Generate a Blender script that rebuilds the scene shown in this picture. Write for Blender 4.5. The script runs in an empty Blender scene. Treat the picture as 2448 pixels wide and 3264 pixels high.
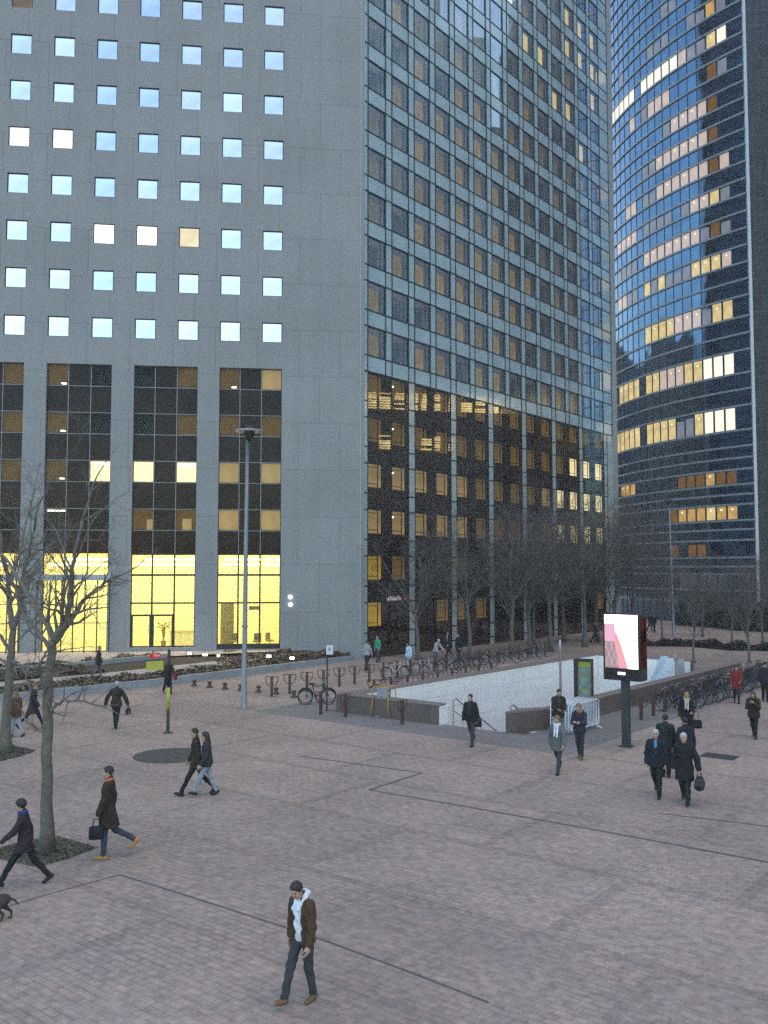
import bpy, math, random
import numpy as np
from math import sin, cos, radians as R, pi, sqrt, atan2
from mathutils import Vector, Matrix
random.seed(7); np.random.seed(7)
scene = bpy.context.scene
COL = scene.collection
# ------------------------------------------------------------------ camera
H_CAM, F_PX, PITCH = 6.1, 2909.4, R(3.572)
cam_d = bpy.data.cameras.new('camera'); cam = bpy.data.objects.new('camera', cam_d); COL.objects.link(cam)
cam.location = (0, 0, H_CAM); cam.rotation_euler = (pi/2 + PITCH, 0, 0)
cam_d.sensor_fit = 'VERTICAL'; cam_d.sensor_height = 36; cam_d.lens = F_PX/3264*36
cam_d.clip_start = .1; cam_d.clip_end = 3000
scene.camera = cam

def ray(px, py):
    a, b = (px-1224)/F_PX, (1632-py)/F_PX
    return Vector((a, cos(PITCH)-b*sin(PITCH), sin(PITCH)+b*cos(PITCH)))
def at(px, py, z=0.0):                      # point of the horizontal plane z seen at a photo pixel
    d = ray(px, py); t = (z-H_CAM)/d.z
    return Vector((d.x*t, d.y*t, z))
def at_depth(px, py, Y):
    d = ray(px, py); t = Y/d.y
    return Vector((d.x*t, Y, H_CAM+d.z*t))
# ------------------------------------------------------------------ object helpers
def tag(o, label=None, cat=None, group=None, kind=None):
    if label: o['label'] = label
    if cat: o['category'] = cat
    if group: o['group'] = group
    if kind: o['kind'] = kind
    return o
def empty(name, loc=(0, 0, 0), rz=0.0, label=None, cat=None, group=None):
    o = bpy.data.objects.new(name, None); COL.objects.link(o)
    o.empty_display_size = .2; o.location = loc; o.rotation_euler = (0, 0, rz)
    return tag(o, label, cat, group)
def link_mesh(name, me, parent=None, loc=(0, 0, 0), rot=(0, 0, 0)):
    o = bpy.data.objects.new(name, me); COL.objects.link(o)
    o.parent = parent; o.location = loc; o.rotation_euler = rot
    return o
def kids(o): return [c for c in bpy.data.objects if c.parent == o]
def copy_tree(o, parent=None):
    ch = kids(o)
    c = o.copy(); COL.objects.link(c); c.parent = parent
    for k in ch: copy_tree(k, c)
    return c
ORD = ['first', 'second', 'third', 'fourth', 'fifth', 'sixth', 'seventh', 'eighth', 'ninth', 'tenth', 'eleventh', 'twelfth',
       'thirteenth', 'fourteenth', 'fifteenth', 'sixteenth', 'seventeenth', 'eighteenth', 'nineteenth', 'twentieth']

class MB:
    """collects shapes, then links them as ONE mesh object"""
    def __init__(s): s.v = []; s.f = []; s.m = []
    def add(s, vs, fs, mi=0):
        b = len(s.v); s.v.extend([tuple(v) for v in vs])
        s.f.extend([tuple(i+b for i in f) for f in fs]); s.m.extend([mi]*len(fs))
    def quad(s, a, b, c, d, mi=0): s.add([a, b, c, d], [(0, 1, 2, 3)], mi)
    def poly(s, pts, mi=0): s.add(pts, [tuple(range(len(pts)))], mi)
    def box(s, x0, x1, y0, y1, z0, z1, mi=0, M=None):
        vs = [Vector((x, y, z)) for z in (z0, z1) for y in (y0, y1) for x in (x0, x1)]
        if M: vs = [M @ v for v in vs]
        s.add(vs, [(0, 2, 3, 1), (4, 5, 7, 6), (0, 1, 5, 4), (2, 6, 7, 3), (0, 4, 6, 2), (1, 3, 7, 5)], mi)
    def bbox(s, x0, x1, y0, y1, z0, z1, b=.02, mi=0, M=None):    # box with chamfered vertical and top edges
        def ring(z, i): return [Vector(p) for p in ((x0+b+i, y0+i, z), (x1-b-i, y0+i, z), (x1-i, y0+b+i, z), (x1-i, y1-b-i, z),
                                                     (x1-b-i, y1-i, z), (x0+b+i, y1-i, z), (x0+i, y1-b-i, z), (x0+i, y0+b+i, z))]
        rs = [ring(z0, 0), ring(z1-b, 0), ring(z1, b*.8)]
        s.rings(rs, mi, M)
    def rings(s, rs, mi=0, M=None, cap=True):
        n = len(rs[0]); vs = [v for r in rs for v in r]
        if M: vs = [M @ Vector(v) for v in vs]
        fs = []
        for k in range(len(rs)-1):
            for i in range(n):
                j = (i+1) % n
                fs.append((k*n+i, k*n+j, (k+1)*n+j, (k+1)*n+i))
        if cap:
            fs.append(tuple(reversed(range(n)))); fs.append(tuple(range((len(rs)-1)*n, len(rs)*n)))
        s.add(vs, fs, mi)
    def prism(s, pts, z0, z1, mi=0):
        s.rings([[Vector((p[0], p[1], z0)) for p in pts], [Vector((p[0], p[1], z1)) for p in pts]], mi)
    def lathe(s, prof, n=12, mi=0, M=None, c=(0, 0)):
        s.rings([[Vector((c[0]+r*cos(2*pi*i/n), c[1]+r*sin(2*pi*i/n), z)) for i in range(n)] for r, z in prof], mi, M)
    def tube(s, pts, r, n=6, mi=0, closed=False):
        pts = [Vector(p) for p in pts]; m = len(pts)
        rr = r if isinstance(r, (list, tuple)) else [r]*m
        rs = []; ref = None
        for i, p in enumerate(pts):
            if closed: t = pts[(i+1) % m]-pts[i-1]
            else: t = pts[min(i+1, m-1)]-pts[max(i-1, 0)]
            t = t.normalized() if t.length > 1e-9 else Vector((0, 0, 1))
            if ref is None:
                ref = t.cross(Vector((0, 0, 1)))
                if ref.length < .1: ref = t.cross(Vector((1, 0, 0)))
                ref.normalize()
            ref = (ref - t*ref.dot(t)).normalized(); bi = t.cross(ref)
            rs.append([p+(ref*cos(2*pi*k/n)+bi*sin(2*pi*k/n))*rr[i] for k in range(n)])
        if closed: rs.append(rs[0])
        s.rings(rs, mi, None, cap=not closed)
    def mesh(s, name, mats, smooth=False):
        me = bpy.data.meshes.new(name); me.from_pydata(s.v, [], s.f)
        for m in (mats if isinstance(mats, (list, tuple)) else [mats]): me.materials.append(m)
        if any(s.m): me.polygons.foreach_set('material_index', s.m)
        if smooth: me.polygons.foreach_set('use_smooth', [True]*len(s.f))
        me.update(); return me
    def build(s, name, mats, parent=None, loc=(0, 0, 0), rot=(0, 0, 0), smooth=False):
        return link_mesh(name, s.mesh(name, mats, smooth), parent, loc, rot)

def grid_wall(mb, xs, zs, hole, depth, mi=0, y=0.0):
    """wall front in plane y with openings; reveals run inwards by depth"""
    nx, nz = len(xs)-1, len(zs)-1
    solid = [[not hole(i, k) for k in range(nz)] for i in range(nx)]
    for i in range(nx):
        for k in range(nz):
            x0, x1, z0, z1 = xs[i], xs[i+1], zs[k], zs[k+1]
            if solid[i][k]:
                mb.quad((x0, y, z0), (x1, y, z0), (x1, y, z1), (x0, y, z1), mi)
            else:
                if i > 0 and solid[i-1][k]: mb.quad((x0, y, z0), (x0, y, z1), (x0, y+depth, z1), (x0, y+depth, z0), mi)
                if i < nx-1 and solid[i+1][k]: mb.quad((x1, y, z0), (x1, y+depth, z0), (x1, y+depth, z1), (x1, y, z1), mi)
                if k > 0 and solid[i][k-1]: mb.quad((x0, y, z0), (x0, y+depth, z0), (x1, y+depth, z0), (x1, y, z0), mi)
                if k < nz-1 and solid[i][k+1]: mb.quad((x0, y, z1), (x1, y, z1), (x1, y+depth, z1), (x0, y+depth, z1), mi)
# ------------------------------------------------------------------ materials
def new_mat(name):
    m = bpy.data.materials.new(name); m.use_nodes = True
    nt = m.node_tree; nt.nodes.clear(); out = nt.nodes.new('ShaderNodeOutputMaterial')
    return m, nt, out
def nd(nt, t, **kw):
    n = nt.nodes.new(t)
    for k, v in kw.items():
        if k in n.inputs: n.inputs[k].default_value = v
        else: setattr(n, k, v)
    return n
def rgba(c): return (c[0], c[1], c[2], 1)
_mc = {}
def pmat(name, col, rough=.6, metal=0.0, var=.25, scale=6.0, bump=0.0, spec=.5, coat=0.0, fine=None):
    """principled surface whose colour wanders with noise"""
    if name in _mc: return _mc[name]
    m, nt, out = new_mat(name)
    b = nd(nt, 'ShaderNodeBsdfPrincipled', Roughness=rough, Metallic=metal)
    b.inputs['Specular IOR Level'].default_value = spec; b.inputs['Coat Weight'].default_value = coat
    tc = nd(nt, 'ShaderNodeTexCoord')
    nz = nd(nt, 'ShaderNodeTexNoise', Scale=scale, Detail=5.0, Roughness=.6)
    nt.links.new(tc.outputs['Object'], nz.inputs['Vector'])
    rp = nd(nt, 'ShaderNodeValToRGB')
    e = rp.color_ramp.elements
    e[0].position = .3; e[1].position = .72
    e[0].color = rgba([c*(1-var) for c in col]); e[1].color = rgba([min(1, c*(1+var)) for c in col])
    nt.links.new(nz.outputs['Fac'], rp.inputs['Fac']); colout = rp.outputs['Color']
    if fine:
        n2 = nd(nt, 'ShaderNodeTexNoise', Scale=fine[0], Detail=3.0)
        nt.links.new(tc.outputs['Object'], n2.inputs['Vector'])
        mr = nd(nt, 'ShaderNodeMapRange'); mr.inputs[1].default_value = .3; mr.inputs[2].default_value = .7
        mr.inputs[3].default_value = 1-fine[1]; mr.inputs[4].default_value = 1+fine[1]
        nt.links.new(n2.outputs['Fac'], mr.inputs[0])
        mx = nd(nt, 'ShaderNodeVectorMath', operation='SCALE')
        nt.links.new(colout, mx.inputs[0]); nt.links.new(mr.outputs[0], mx.inputs['Scale']); colout = mx.outputs[0]
    nt.links.new(colout, b.inputs['Base Color'])
    if bump:
        bp = nd(nt, 'ShaderNodeBump', Strength=bump, Distance=.02)
        nt.links.new(nz.outputs['Fac'], bp.inputs['Height']); nt.links.new(bp.outputs[0], b.inputs['Normal'])
    nt.links.new(b.outputs[0], out.inputs[0]); _mc[name] = m
    return m
EXPOSURE = 2.82
def emat(name, col, strength, gloss=0.0, var=0.0, scale=3.0):
    """something that gives off light: a lamp, a screen, a lit window"""
    if name in _mc: return _mc[name]
    strength = strength/2**EXPOSURE        # strengths are given as they show at the scene's exposure
    m, nt, out = new_mat(name)
    em = nd(nt, 'ShaderNodeEmission', Strength=strength); em.inputs[0].default_value = rgba(col)
    if var:
        tc = nd(nt, 'ShaderNodeTexCoord'); nz = nd(nt, 'ShaderNodeTexNoise', Scale=scale, Detail=3.0)
        nt.links.new(tc.outputs['Object'], nz.inputs['Vector'])
        mr = nd(nt, 'ShaderNodeMapRange'); mr.inputs[1].default_value = .32; mr.inputs[2].default_value = .68
        mr.inputs[3].default_value = strength*(1-var); mr.inputs[4].default_value = strength*(1+var)
        nt.links.new(nz.outputs['Fac'], mr.inputs[0]); nt.links.new(mr.outputs[0], em.inputs['Strength'])
    sh = em.outputs[0]
    if gloss:
        g = nd(nt, 'ShaderNodeBsdfGlossy', Roughness=.03); ad = nd(nt, 'ShaderNodeMixShader')
        lw = nd(nt, 'ShaderNodeFresnel', IOR=1.6)
        nt.links.new(lw.outputs[0], ad.inputs[0]); nt.links.new(sh, ad.inputs[1]); nt.links.new(g.outputs[0], ad.inputs[2]); sh = ad.outputs[0]
    nt.links.new(sh, out.inputs[0]); _mc[name] = m
    return m
def glass_mat(name, tint, base, ior, rough=.02, gl=(1, 1, 1)):
    """window glass: clear part tinted, mirror part by Fresnel plus a coating"""
    if name in _mc: return _mc[name]
    m, nt, out = new_mat(name)
    t = nd(nt, 'ShaderNodeBsdfTransparent'); t.inputs[0].default_value = rgba(tint)
    g = nd(nt, 'ShaderNodeBsdfGlossy', Roughness=rough); g.inputs[0].default_value = rgba(gl)
    fr = nd(nt, 'ShaderNodeFresnel', IOR=ior)
    ad = nd(nt, 'ShaderNodeMath', operation='ADD', use_clamp=True); ad.inputs[1].default_value = base
    mx = nd(nt, 'ShaderNodeMixShader')
    nt.links.new(fr.outputs[0], ad.inputs[0]); nt.links.new(ad.outputs[0], mx.inputs[0])
    nt.links.new(t.outputs[0], mx.inputs[1]); nt.links.new(g.outputs[0], mx.inputs[2])
    nt.links.new(mx.outputs[0], out.inputs[0]); _mc[name] = m
    return m
def mirror_mat(name, col, rough=.03, wave=.02, wscale=.35, var=.12):
    """coated reflecting glass, slightly wavy"""
    if name in _mc: return _mc[name]
    m, nt, out = new_mat(name)
    b = nd(nt, 'ShaderNodeBsdfPrincipled', Roughness=rough, Metallic=1.0)
    tc = nd(nt, 'ShaderNodeTexCoord')
    nz = nd(nt, 'ShaderNodeTexNoise', Scale=wscale, Detail=1.0)
    nt.links.new(tc.outputs['Object'], nz.inputs['Vector'])
    bp = nd(nt, 'ShaderNodeBump', Strength=1.0, Distance=wave)
    nt.links.new(nz.outputs['Fac'], bp.inputs['Height']); nt.links.new(bp.outputs[0], b.inputs['Normal'])
    n2 = nd(nt, 'ShaderNodeTexNoise', Scale=.5, Detail=2.0); nt.links.new(tc.outputs['Object'], n2.inputs['Vector'])
    rp = nd(nt, 'ShaderNodeValToRGB'); e = rp.color_ramp.elements
    e[0].position = .35; e[1].position = .65
    e[0].color = rgba([c*(1-var) for c in col]); e[1].color = rgba([min(1, c*(1+var)) for c in col])
    nt.links.new(n2.outputs['Fac'], rp.inputs['Fac']); nt.links.new(rp.outputs[0], b.inputs['Base Color'])
    nt.links.new(b.outputs[0], out.inputs[0]); _mc[name] = m
    return m
def brick_mat(name, c1, c2, cm, bw, rh, mortar, rough=.7, axes='xy', rot=0.0, bump=.15, big=.2, bigscale=.25, fine=.15, tint=None, finescale=14.0, mvar=0.0, bays=None, streak=0.0):
    """blocks, slabs or panels with joints, toned by large and fine noise"""
    if name in _mc: return _mc[name]
    m, nt, out = new_mat(name)
    b = nd(nt, 'ShaderNodeBsdfPrincipled', Roughness=rough)
    tc = nd(nt, 'ShaderNodeTexCoord'); vec = tc.outputs['Object']
    if axes == 'xz':
        sp = nd(nt, 'ShaderNodeSeparateXYZ'); cb = nd(nt, 'ShaderNodeCombineXYZ')
        nt.links.new(vec, sp.inputs[0]); nt.links.new(sp.outputs[0], cb.inputs[0]); nt.links.new(sp.outputs[2], cb.inputs[1]); vec2 = cb.outputs[0]
    else:
        mp = nd(nt, 'ShaderNodeMapping'); mp.inputs['Rotation'].default_value = (0, 0, rot)
        nt.links.new(vec, mp.inputs[0]); vec2 = mp.outputs[0]
    br = nd(nt, 'ShaderNodeTexBrick', Scale=1.0, Bias=0.0)
    br.inputs['Color1'].default_value = rgba(c1); br.inputs['Color2'].default_value = rgba(c2); br.inputs['Mortar'].default_value = rgba(cm)
    br.inputs['Mortar Size'].default_value = mortar; br.inputs['Brick Width'].default_value = bw; br.inputs['Row Height'].default_value = rh
    nt.links.new(vec2, br.inputs['Vector'])
    def noise(scale, lo, hi, det=4.0):
        n = nd(nt, 'ShaderNodeTexNoise', Scale=scale, Detail=det, Roughness=.6); nt.links.new(vec, n.inputs['Vector'])
        mr = nd(nt, 'ShaderNodeMapRange'); mr.inputs[1].default_value = .32; mr.inputs[2].default_value = .68
        mr.inputs[3].default_value = lo; mr.inputs[4].default_value = hi; nt.links.new(n.outputs['Fac'], mr.inputs[0]); return mr.outputs[0]
    if mvar:                                    # joints wash out in places
        nt.links.new(noise(.35, mortar*(1-mvar), mortar*(1+mvar)), br.inputs['Mortar Size'])
    col = br.outputs['Color']
    if tint:
        mx = nd(nt, 'ShaderNodeMixRGB', blend_type='MULTIPLY'); mx.inputs[2].default_value = rgba(tint)
        nt.links.new(noise(.5, 0, 1, 5.0), mx.inputs[0]); nt.links.new(col, mx.inputs[1]); col = mx.outputs[0]
    if bays:                                    # larger laying bays, each with its own tone and a border course
        b2 = nd(nt, 'ShaderNodeTexBrick', Scale=1.0, Bias=0.0); b2.offset = 0.37
        lo = 1-bays[1]; b2.inputs['Color1'].default_value = (lo, lo, lo*1.01, 1); b2.inputs['Color2'].default_value = (1+bays[1]*.6, 1+bays[1]*.45, 1+bays[1]*.4, 1)
        b2.inputs['Mortar'].default_value = (lo*.93, lo*.92, lo*.93, 1); b2.inputs['Mortar Size'].default_value = .16; b2.inputs['Mortar Smooth'].default_value = .3
        b2.inputs['Brick Width'].default_value = bays[0]; b2.inputs['Row Height'].default_value = bays[0]*.62
        nt.links.new(vec2, b2.inputs['Vector'])
        mx = nd(nt, 'ShaderNodeMixRGB', blend_type='MULTIPLY'); mx.inputs[0].default_value = 1
        nt.links.new(col, mx.inputs[1]); nt.links.new(b2.outputs['Color'], mx.inputs[2]); col = mx.outputs[0]
    for sc, am in ((bigscale, big), (finescale, fine)):
        mx = nd(nt, 'ShaderNodeVectorMath', operation='SCALE')
        nt.links.new(col, mx.inputs[0]); nt.links.new(noise(sc, 1-am, 1+am), mx.inputs['Scale']); col = mx.outputs[0]
    if streak:                                  # rain streaks running down
        mp2 = nd(nt, 'ShaderNodeMapping'); mp2.inputs['Scale'].default_value = (1.5, 1.5, .07); nt.links.new(vec, mp2.inputs[0])
        n3 = nd(nt, 'ShaderNodeTexNoise', Scale=1.0, Detail=4.0, Roughness=.65); nt.links.new(mp2.outputs[0], n3.inputs['Vector'])
        mr = nd(nt, 'ShaderNodeMapRange'); mr.inputs[1].default_value = .35; mr.inputs[2].default_value = .68; mr.inputs[3].default_value = 1-streak; mr.inputs[4].default_value = 1+streak*.6
        nt.links.new(n3.outputs['Fac'], mr.inputs[0]); mx = nd(nt, 'ShaderNodeVectorMath', operation='SCALE')
        nt.links.new(col, mx.inputs[0]); nt.links.new(mr.outputs[0], mx.inputs['Scale']); col = mx.outputs[0]
    nt.links.new(col, b.inputs['Base Color'])
    if bump:
        bp = nd(nt, 'ShaderNodeBump', Strength=bump, Distance=.02); bp.invert = True
        nt.links.new(br.outputs['Fac'], bp.inputs['Height']); nt.links.new(bp.outputs[0], b.inputs['Normal'])
    nt.links.new(b.outputs[0], out.inputs[0]); _mc[name] = m
    return m
# ------------------------------------------------------------------ daylight after sunset
w = bpy.data.worlds.new('World'); scene.world = w; w.use_nodes = True
wn = w.node_tree; wn.nodes.clear()
wo = wn.nodes.new('ShaderNodeOutputWorld'); bg = wn.nodes.new('ShaderNodeBackground'); sk = wn.nodes.new('ShaderNodeTexSky')
SUN_EL, SUN_AZ = R(6), R(25)
sk.sky_type = 'NISHITA'; sk.sun_disc = False; sk.sun_elevation = SUN_EL; sk.sun_rotation = SUN_AZ
sk.air_density = 1.0; sk.dust_density = 1.5; sk.ozone_density = 1.9
bg.inputs[1].default_value = .14
wn.links.new(sk.outputs[0], bg.inputs[0]); wn.links.new(bg.outputs[0], wo.inputs[0])
sun_d = bpy.data.lights.new('sun', 'SUN'); sun_d.energy = .19; sun_d.angle = R(50); sun_d.color = (1, .74, .54)
sun = bpy.data.objects.new('sun', sun_d); COL.objects.link(sun)
# Nishita: rotation 0 puts the sun at +Y, growing clockwise
SOFT_EL, SOFT_AZ = R(72), R(150)       # soft warm lamp added overhead as skylight, to warm the paving
sv = Vector((sin(SOFT_AZ)*cos(SOFT_EL), cos(SOFT_AZ)*cos(SOFT_EL), sin(SOFT_EL)))
sun.rotation_euler = sv.to_track_quat('Z', 'Y').to_euler()
scene.view_settings.view_transform = 'Standard'; scene.view_settings.look = 'None'
scene.view_settings.exposure = EXPOSURE; scene.view_settings.gamma = 1
scene.cycles.max_bounces = 8; scene.cycles.glossy_bounces = 4; scene.cycles.transparent_max_bounces = 12
scene.cycles.diffuse_bounces = 3; scene.cycles.sample_clamp_indirect = .35; scene.cycles.sample_clamp_direct = 1.2
scene.cycles.use_denoising = False; scene.cycles.adaptive_threshold = .003; scene.cycles.volume_bounces = 0
scene.cycles.caustics_reflective = False; scene.cycles.caustics_refractive = False
# ------------------------------------------------------------------ shared materials
M_stone = brick_mat('grey_stone_panels', (.256, .257, .258), (.272, .273, .273), (.198, .200, .202), 2.814, 3.2, .028, axes='xz', bump=.16, big=.10, bigscale=.12, fine=.30, finescale=15.0, streak=.05)
M_rib = pmat('grey_aluminium', (.36, .38, .39), .45, .2, .1)
M_dark = pmat('dark_bronze_frame', (.03, .025, .022), .4, .3, .2)
M_black = pmat('black_metal', (.02, .02, .022), .4, .3, .2)
M_pane = mirror_mat('reflecting_window_glass', (.80, .70, .71), .06, .008, .9, .16)
M_pane2 = mirror_mat('reflecting_window_glass_blue', (.66, .63, .70), .06, .008, .9, .16)
M_pane3 = mirror_mat('reflecting_window_glass_pale', (.97, .80, .78), .08, .01, .9, .12)
M_brownglass = None
# ================================================================== the stone and glass office tower
AL, BE = R(6.785), R(38.66)
CX, CY = -1.609, 62.024
RA = pi/2-BE
HTOP = 95.0
tower = empty('office_tower', (CX, CY, 0), 0, 'tall office tower with a grey stone face of square windows and a teal glass face', 'office tower')
rotL, rotR = (0, 0, AL), (0, 0, RA)
def zl(px, py):             # height on the stone face under a photo pixel
    d = ray(px, py); n = Vector((-sin(AL), cos(AL), 0))
    t = n.dot(Vector((CX, CY, 0)))/n.dot(d); return H_CAM+d.z*t
A_, H_, S0, WW = 2.814, 3.2, 6.742, 1.37
ZT0 = 22.856
colx = [-(S0+A_*m) for m in range(11)]                 # left edge of each column
rows_sq = range(0, 10)
strips = [(colx[2*j+1], colx[2*j]+WW) for j in range(5)]
STOP = zl(800, 1173.5)
xs = sorted(set([0.0, -40.0]+[x for c in colx for x in (c, c+WW)]))
zbot, ztop_l = 0.0, zl(880, 1765)
zs = sorted(set([0.0, STOP, HTOP]+[z for r in rows_sq for z in (ZT0+H_*r-WW, ZT0+H_*r)]))
def hole(i, k):
    xm, zm = (xs[i]+xs[i+1])/2, (zs[k]+zs[k+1])/2
    if zm < STOP: return any(a < xm < b for a, b in strips)
    return any(c < xm < c+WW for c in colx) and any(ZT0+H_*r-WW < zm < ZT0+H_*r for r in rows_sq)
mb = MB(); grid_wall(mb, xs, zs, hole, .34)
stone = mb.build('stone_wall', M_stone, tower, (0, 0, 0), rotL)
# corner post of grey metal between the two faces
mb = MB(); mb.box(-.02, .34, -.06, .3, 0, HTOP)
mb.build('corner_post', M_rib, tower, (0, 0, 0), rotR)
# square windows: thin frame with a reflecting pane
E_white = emat('window_lit_white', (1, .97, .86), 2.6, .0, .12, 1.5)
E_cream = emat('window_lit_cream', (1.0, .90, .60), .95, .0, .1, 1.5)
E_pale = emat('window_lit_pale', (.96, .98, 1.0), 1.3, .0, .08, 1.5)
fm = MB(); t = .06
for b in ((0, t, 0, WW), (WW-t, WW, 0, WW), (t, WW-t, 0, t), (t, WW-t, WW-t, WW)):
    fm.box(b[0], b[1], 0, .06, b[2], b[3])
frame_me = fm.mesh('window_frame', M_dark)
pm = MB(); pm.box(t, WW-t, .025, .045, t, WW-t)
pane_me = pm.mesh('window_pane', M_pane)
def alt_pane(name, mat):
    me = pane_me.copy(); me.materials.clear(); me.materials.append(mat); me.name = name; return me
pane_w, pane_c, pane_p = alt_pane('pane_white', E_white), alt_pane('pane_cream', E_cream), alt_pane('pane_pale', E_pale)
pane_b, pane_l = alt_pane('pane_blue', M_pane2), alt_pane('pane_light', M_pane3)
pane_d = alt_pane('pane_dim', emat('window_lit_amber_dim', (.30, .19, .04), .5, .3, .2, 1.2))
rL = Matrix.Rotation(AL, 3, 'Z')
for r in rows_sq:
    for m in range(0, 9):
        wdw = link_mesh('window', frame_me, tower, rL @ Vector((colx[m], .09, ZT0+H_*r-WW)), rotL)
        c = 6-m
        me = pane_b if (c in (2, 3) and random.random() < .75) else pane_l if (c in (1, 5, 6) and r > 3 and random.random() < .5) else pane_me
        if r == 2 and c in (2, 3): me = pane_w
        elif r == 2 and c == 4: me = pane_c
        elif r == 4 and c in (0, 1): me = pane_p
        elif r == 7 and c == 0: me = pane_d
        pn = link_mesh('pane', me, wdw)
        if me in (pane_me, pane_b, pane_l):
            pn.rotation_euler = (random.gauss(0, .006), 0, random.gauss(0, .008))
# brown glass infill of the tall openings
M_brown = pmat('brown_spandrel_glass', (.024, .012, .008), .14, 0, .4, .8, spec=.12)
M_line = pmat('pale_mullion', (.26, .25, .25), .45, .3, .1)
G_clear = glass_mat('clear_window_glass', (.90, .89, .85), .0, 1.22)
room_dim = emat('room_amber_dim', (.36, .22, .06), .27, 0, .3, .9)
room_mid = emat('room_cream', (.75, .56, .24), .50, 0, .25, .8)
room_hot = emat('room_bright', (1.0, .88, .50), 1.5, 0, .1, .8)
room_off = pmat('room_dark', (.05, .045, .04), .9)
lamp_w = emat('ceiling_lamp', (1, .93, .75), 6)
def room(mb, x0, x1, z0, z1, d0, d1, mi=0):
    mb.quad((x0, d1, z0), (x1, d1, z0), (x1, d1, z1), (x0, d1, z1), mi)
    mb.quad((x0, d0, z0), (x0, d1, z0), (x0, d1, z1), (x0, d0, z1), mi)
    mb.quad((x1, d0, z0), (x1, d0, z1), (x1, d1, z1), (x1, d1, z0), mi)
    mb.quad((x0, d0, z0), (x1, d0, z0), (x1, d1, z0), (x0, d1, z0), mi)
    mb.quad((x0, d0, z1), (x0, d1, z1), (x1, d1, z1), (x1, d0, z1), mi)
LOB_T, LOB_1, LOB_2, LOB_B = zl(880, 1765), zl(880, 1831.7), zl(880, 1921), zl(800, 2069)
kinds = {}      # (strip from the left, column, row) -> state
for s_ in range(5):
    for c_ in (0, 1):
        for r_ in (1, 2, 3, 4): kinds[s_, c_, r_] = 'dim'
kinds.update({(2, 1, 3): 'hot', (1, 0, 3): 'hot', (1, 1, 3): 'hot', (0, 0, 3): 'mid', (0, 1, 3): 'mid', (0, 0, 4): 'mid', (0, 1, 4): 'mid',
              (2, 1, 1): 'off', (2, 1, 2): 'off', (1, 0, 1): 'off', (1, 0, 2): 'off', (2, 1, 4): 'off', (0, 1, 2): 'dim', (0, 1, 1): 'mid', (2, 0, 4): 'off', (3, 0, 4): 'off', (3, 1, 4): 'off'})
for j, (xa, xb) in enumerate(strips):
    g = MB()
    bays = [(xa, xa+WW), (xa+WW, xb-WW), (xb-WW, xb)]
    zlines = [LOB_T, STOP]
    for r_ in (1, 2, 3, 4): zlines += [ZT0-H_*r_-WW-.03, ZT0-H_*r_+.03]
    zlines = sorted(zlines)
    xx = [xa, xa+WW, xb-WW, xb]
    def hole2(i, k):
        zm = (zlines[k]+zlines[k+1])/2
        return i != 1 and any(ZT0-H_*r_-WW-.03 < zm < ZT0-H_*r_+.03 for r_ in (1, 2, 3, 4))
    grid_wall(g, xx, zlines, hole2, .05, 0, .30)
    glz = g.build('brown_glass_panel', M_brown, tower, (0, 0, 0), rotL)
    l = MB()
    for x in (xa+WW, xb-WW): l.box(x-.022, x+.022, .25, .30, LOB_T, STOP)
    for z in zlines[1:-1]: 
        for (p, q) in ((xa, xa+WW-.022), (xa+WW+.022, xb-WW-.022), (xb-WW+.022, xb)): l.box(p, q, .26, .30, z-.02, z+.02)
    l.build('mullion', M_line, glz)
    for ci, x in enumerate((xa, xb-WW)):
        for r_ in (1, 2, 3, 4):
            z0, z1 = ZT0-H_*r_-WW-.03, ZT0-H_*r_+.03
            st = kinds[j, ci, r_]
            q = MB()
            for b in ((0, .05, 0, z1-z0), (WW-.05, WW, 0, z1-z0), (.05, WW-.05, 0, .06), (.05, WW-.05, z1-z0-.05, z1-z0)): q.box(b[0], b[1], 0, .06, b[2], b[3], 0)
            q.quad((.05, .03, .06), (WW-.05, .03, .06), (WW-.05, .03, z1-z0-.05), (.05, .03, z1-z0-.05), 1)
            room(q, .02, WW-.02, .02, z1-z0-.02, .07, 1.3, 2)
            if (j in (2, 3) and ci == 0 and r_ < 4) or (j == 0 and ci == 0 and r_ == 1):
                q.lathe([(.02, 0), (.17, .01), (.17, .05), (.05, .07)], 10, 3, Matrix.Translation((.95, .5, .22 if r_ > 0 else 0)))
            if j in (2, 3) and ci == 0 and r_ == 4: q.box(.08, WW-.08, .5, .6, z1-z0-.16, z1-z0-.08, 3)
            if j == 1 and r_ == 4: q.box(.35, .95, 1.1, 1.28, .1, .85, 4) if ci else q.box(.8, 1.2, 1.1, 1.28, .1, .8, 4)
            if j == 1 and ci == 1 and r_ == 2: q.box(.1, WW-.1, 1.0, 1.2, .1, .22, 4)
            if st == 'hot' and ci == 1: q.box(.2, WW-.2, .4, .8, z1-z0-.2, z1-z0-.1, 3)
            q.build('window', [M_dark, G_clear, {'dim': room_dim, 'mid': room_mid, 'hot': room_hot, 'off': room_off}[st], lamp_w, room_mid], glz, (x, .30, z0))
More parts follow.
